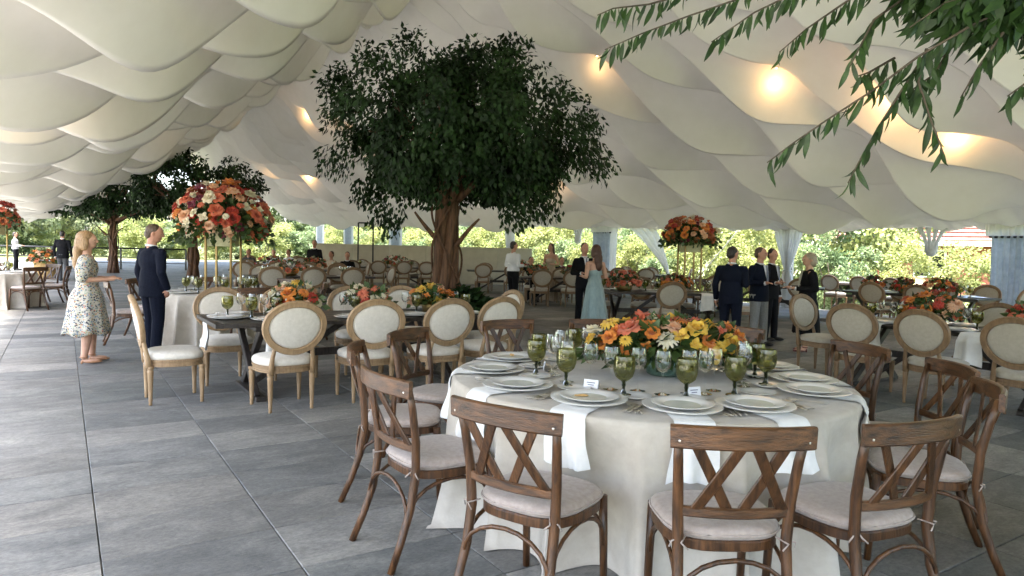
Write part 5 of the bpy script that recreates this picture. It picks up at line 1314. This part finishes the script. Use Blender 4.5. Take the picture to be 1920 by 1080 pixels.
person('man half hidden behind the grey trousered guest', (4.62, 12.35, 0), R(-140), 1.64, 'suit', M_blackc, M_blackc, M_hdk, 'short', M_skin2, ('bent', 'down'), .011, R(-10))
person('woman in black jacket and long dark skirt facing the talking men', (4.70, 11.0, 0), R(84), 1.57, 'skirt', M_blackc, M_blackc, M_hgr, 'bob', M_skin, ('bent', 'bent'), .009, R(6), shoes=M_maroon, wide=1.15)
person('woman in a long teal gown with long brown hair', (1.52, 12.75, 0), R(28), 1.63, 'gown', M_teal, None, M_hbr, 'long', M_skin, ('bent', 'bent'), .009, R(10))
person('man in dark suit facing the woman in the teal gown', (1.42, 13.75, 0), R(-165), 1.68, 'suit', M_blackc, M_blackc, M_hbn, 'short', M_skin2, ('bent', 'bent'), .010, 0)
person('waiter in white shirt and black trousers right of the tree', (.02, 17.9, 0), R(-48), 1.72, 'shirt', M_shirt, M_blackc, M_hdk, 'short', M_skin2, ('bent', 'bent'), .011, R(-20), fat=1.1)
person('woman in beige dress with long hair standing by the hedge side', (1.15, 20.9, 0), R(150), 1.72, 'gown', M_beige, None, M_hbr, 'long', M_skin, ('bent', 'bent'), .013, 0, detail=False)
person('seated guest with dark hair beside the waiter', (.55, 20.55, 0), R(190), 1.75, 'suit', M_blackc, M_blackc, M_hdk, 'short', M_skin2, ('bent', 'bent'), .013, 0, seated=True, detail=False)
person('seated guest between the beige dress and the teal gown', (2.5, 20.8, 0), R(180), 1.72, 'suit', M_grey2, M_blackc, M_hdk, 'short', M_skin, ('bent', 'bent'), .013, 0, seated=True, detail=False)
person('guest in black leaning over a deep table left of the tree', (-6.35, 22.2, 0), R(175), 1.66, 'suit', M_blackc, M_blackc, M_hdk, 'short', M_skin2, ('bent', 'bent'), .012, 0, detail=False, fat=1.1)
for i, (px, d, lab) in enumerate(((465, 24.5, 'seated guest far behind the tall floral stand'), (512, 25.5, 'seated guest in white, far left of the leaning guest'), (540, 26, 'seated guest in pale clothes just left of the leaning guest'), (650, 22.6, 'dark haired seated guest left of the cream partition'), (620, 23.5, 'seated guest right of the leaning guest'), (1052, 22.5, 'seated guest behind the bouquets by the teal gown'))):
    person(lab, ((px - 960) / 1300 * d, d, 0), R([170, 200, 160, 185, 150, 190][i]), 1.74, 'suit' if i in (3, 5) else 'shirt', [M_grey2, M_shirt, M_shirt, M_blackc, M_beige, M_navy][i], M_grey2, [M_hdk, M_hgr, M_hdk, M_hdk, M_hbr, M_hdk][i], 'short', M_skin2, ('bent', 'bent'), .014, 0, seated=True, detail=False)

bpy.data.scenes.remove(TS)
# ------------------------------------------------------------------ leafy branches reaching in from a tree just right of the camera
STR = [[(1.2, 3.18, 2.8), (0.99, 3.17, 2.67), (0.78, 3.16, 2.6), (0.57, 3.16, 2.52), (0.4, 3.16, 2.44)], [(0.85, 3.38, 2.79), (0.63, 3.37, 2.71), (0.45, 3.37, 2.67), (0.37, 3.37, 2.62)],
 [(1.44, 3.07, 2.74), (1.17, 3.07, 2.62), (0.99, 3.06, 2.53), (0.82, 3.05, 2.41)], [(1.53, 2.97, 2.68), (1.38, 2.96, 2.59), (1.24, 2.96, 2.49), (1.13, 2.95, 2.39)],
 [(1.61, 2.86, 2.6), (1.46, 2.86, 2.49), (1.38, 2.85, 2.36), (1.32, 2.85, 2.27)], [(2.0, 2.81, 2.53), (1.75, 2.8, 2.42), (1.54, 2.8, 2.29), (1.38, 2.79, 2.16), (1.21, 2.78, 2.04), (1.11, 2.78, 1.96), (1.03, 2.78, 1.89)],
 [(1.6, 2.75, 2.33), (1.52, 2.74, 2.17), (1.45, 2.73, 2.03), (1.4, 2.73, 1.92), (1.34, 2.72, 1.81)], [(1.61, 2.7, 2.34), (1.56, 2.69, 2.2), (1.58, 2.68, 2.05), (1.61, 2.68, 1.91)],
 [(1.98, 2.65, 2.25), (1.88, 2.64, 2.19), (1.78, 2.64, 2.11)], [(1.82, 2.65, 2.37), (1.76, 2.64, 2.25), (1.72, 2.64, 2.14)], [(1.54, 2.8, 2.33), (1.42, 2.8, 2.26), (1.35, 2.79, 2.23)],
 [(2.15, 2.82, 2.64), (1.85, 2.81, 2.54), (1.64, 2.81, 2.5), (1.52, 2.8, 2.41)], [(1.72, 2.75, 2.4), (1.66, 2.75, 2.25), (1.56, 2.74, 2.17)]]
nt_ = thing('ficus_tree', 'near ficus whose leafy branches hang into the top right corner', 'tree', (3.55, 3.2, 0), 0, 'ficus trees inside the tent')
def rel(p): return (p[0] - 3.55, p[1] - 3.2, p[2])
mb = MB()
for q in range(6):
    a = q * 1.05; P = []; rr = []
    for i in range(10):
        u = i / 9; w_ = .16 - .05 * u; aa = a + 1.0 * u; P.append((w_ * math.cos(aa), w_ * math.sin(aa), .35 + 2.0 * u)); rr.append(.10 - .03 * u)
    mb.tube(P, rr, 8)
mb.build('trunk', M_bark, nt_)
mb = MB(); mb.lathe([(0, .003), (.50, .003), (.52, .02), (.55, .40), (.57, .44), (.53, .44), (.50, .38), (0, .36)], 32); mb.build('planter', M_dark, nt_)
rg = random.Random(9); mb = MB()
limb(mb, (0, 0, 2.2), rel((2.15, 2.85, 2.66)), .06, .022, rg, .05); limb(mb, (0, 0, 2.25), rel((1.75, 3.1, 2.92)), .05, .016, rg, .05); limb(mb, rel((2.15, 2.85, 2.66)), rel((1.6, 2.86, 2.62)), .020, .010, rg, .04)
limb(mb, (0, 0, 2.2), (.6, .7, 3.4), .06, .02, rg, .08); limb(mb, (0, 0, 2.2), (.7, -.5, 3.3), .06, .02, rg, .08); limb(mb, (0, 0, 2.2), (-.2, .9, 3.5), .05, .02, rg, .08); limb(mb, rel((1.75, 3.1, 2.92)), rel((.9, 3.35, 2.82)), .014, .007, rg, .03)
mb.build('branches', M_bark2, nt_)
def leafm(seed):
    rg = random.Random(seed); n = 6; V = []; F = []; L_ = .112 * rg.uniform(.9, 1.1); w_ = .0125
    for i in range(n + 1):
        t = i / n; y = L_ * t * (1 - .10 * t * t); z = -.030 * t * t * rg.uniform(.8, 1.2); hw = w_ * (math.sin(PI * min(1, t * 1.02)) ** .75) * (1 - .25 * t) if 0 < i < n else .0008
        V += [(-hw, y, z + hw * .35), (0, y, z), (hw, y, z + hw * .35)]
    for i in range(n): a = 3 * i; F += [(a, a + 1, a + 4, a + 3), (a + 1, a + 2, a + 5, a + 4)]
    me = newmesh('leaf', V, F); me.materials.append(M_leafn); return me
LM = [leafm(i) for i in range(4)]; nl = 0
for si, S_ in enumerate(STR):
    S_ = [Vector(rel(p)) + Vector((0, .10 * math.sin(si * 2.1 + i * .5), 0)) for i, p in enumerate(S_)]
    tw = MB(); tw.tube(S_, [.006 - .0035 * i / (len(S_) - 1) for i in range(len(S_))], 5); two = tw.build('twig', M_bark2, nt_)
    Ls = [(S_[i + 1] - S_[i]).length for i in range(len(S_) - 1)]; tot = sum(Ls); n = int(tot / .021)
    for k in range(n):
        d = tot * (k + rg.uniform(.1, .9)) / n; i = 0
        while i < len(Ls) - 1 and d > Ls[i]: d -= Ls[i]; i += 1
        p = S_[i].lerp(S_[i + 1], min(1, d / Ls[i])); t_ = (S_[i + 1] - S_[i]).normalized()
        sgn = 1 if k % 2 else -1; side = t_.cross(Vector((0, 0, 1))).normalized()
        if side.length < .1: side = Vector((0, 1, 0))
        dr = (t_ * rg.uniform(.25, .6) + side * sgn * rg.uniform(.1, .9) + Vector((rg.uniform(-.35, .35), rg.uniform(-.35, .35), -rg.uniform(.55, 1.15)))).normalized()
        upv = (Vector((rg.uniform(-.6, .6), -rg.uniform(.1, 1.0), rg.uniform(.1, .8))) + side * sgn * -.3).normalized()
        x_ = dr.cross(upv).normalized(); z_ = x_.cross(dr); Mx = Matrix((x_, dr, z_)).transposed()
        o = ob('leaf', LM[(k + si) % 4], None, nt_, p, Mx.to_euler()); s = rg.uniform(.6, 1.18); o.scale = (s, s, s); nl += 1
# the denser part of the crown, above and beyond the frame
rng = np.random.default_rng(77); n = 5200
C = np.array([[2.0, 2.9, 2.62], [1.85, 2.75, 2.52], [2.15, 2.75, 2.45], [1.75, 2.95, 2.66], [2.3, 2.9, 2.75], [1.95, 2.7, 2.72], [1.72, 2.8, 2.56], [2.5, 3.2, 2.9], [2.9, 3.4, 3.1], [3.3, 3.9, 3.5], [3.9, 3.2, 3.5], [4.1, 2.7, 3.3], [3.4, 2.6, 3.2], [3.0, 2.9, 3.3], [3.6, 3.3, 3.8], [2.6, 2.7, 3.0], [4.3, 3.6, 3.2], [3.1, 3.9, 3.1]]) - np.array([3.55, 3.2, 0])
wt = np.array([3, 3, 2.4, 2, 3, 3, 1.4] + [3] * 11, float); wt /= wt.sum(); ci = rng.choice(len(C), n, p=wt); sp_ = np.where(ci < 7, .15, .40)[:, None]
P = C[ci] + rand_dirs(rng, n) * rng.uniform(0, 1, (n, 1)) ** .5 * sp_; D = rand_dirs(rng, n) * .7 + np.array([-.2, 0, -.8]); N = rand_dirs(rng, n) + np.array([0, -.6, .5]); sz = .11 * rng.uniform(.7, 1.25, n)
o = ob('crown', quadmesh('crown', leaves(rng, P, D, N, sz, sz * .16), n), M_leafn, nt_); o['kind'] = 'stuff'

# ------------------------------------------------------------------ warm lamps tucked into the folds of the lining
def lamp(u, v, lab, watts, dz=.16):
    k = int((u + 7 + CHV(v) * abs(v - RV)) // PER); uu = wire(k, v) + .16; z = roof(uu, v) - dz - .06
    t = thing('fold_lamp', lab, 'lamp', W(uu, v, z), TA, 'warm lamps in the roof folds')
    mb = MB(); mb.lathe([(0, .10), (.045, .10), (.05, .09), (.05, 0), (.045, 0), (.045, .06), (0, .06)], 16); mb.build('housing', M_metal, t)
    mb = MB(); mb.ell((0, 0, .03), (.034, .034, .03), 10, 6); mb.build('bulb', M_bulb, t)
    ld = bpy.data.lights.new('lamp_light', 'POINT'); ld.energy = watts * .32; ld.color = (1.0, .56, .22); ld.shadow_soft_size = .2
    lo = bpy.data.objects.new('lamp_light', ld); COL.objects.link(lo); lo.parent = t; lo.location = (0, 0, -.32)
M_bulb = bpy.data.materials.new('warm_bulb'); M_bulb.use_nodes = True
_b = M_bulb.node_tree.nodes['Principled BSDF']; _b.inputs['Emission Color'].default_value = (1, .6, .25, 1); _b.inputs['Emission Strength'].default_value = 4
for (u, v, lab, wt_) in ((9.9, -.35, 'warm lamp in the lining fold at the left picture edge', 4), (30.6, 8.9, 'warm lamp in the fold just left of the big crown', 8), (27.4, 9.6, 'warm lamp in the fold behind the crown of the big tree', 6), (42.5, 10.4, 'warm lamp in the far fold left of the big crown', 14), (39.0, 11.6, 'warm lamp in the far fold low beside the big crown', 12),
    (8.6, 11.9, 'warm lamp in the fold above the top right leaves', 5), (7.4, 12.8, 'warm lamp in the fold behind the hanging branch', 7), (6.6, 13.9, 'warm lamp in the fold right of the hanging branch', 7), (18.3, 13.7, 'warm lamp in the fold right of the big crown', 5), (12.6, 10.6, 'warm lamp in the fold left of the top right leaves', 2), (20.0, 3.2, 'warm lamp in the left slope above the rear trees', 2)):
    lamp(u, v, lab, wt_)
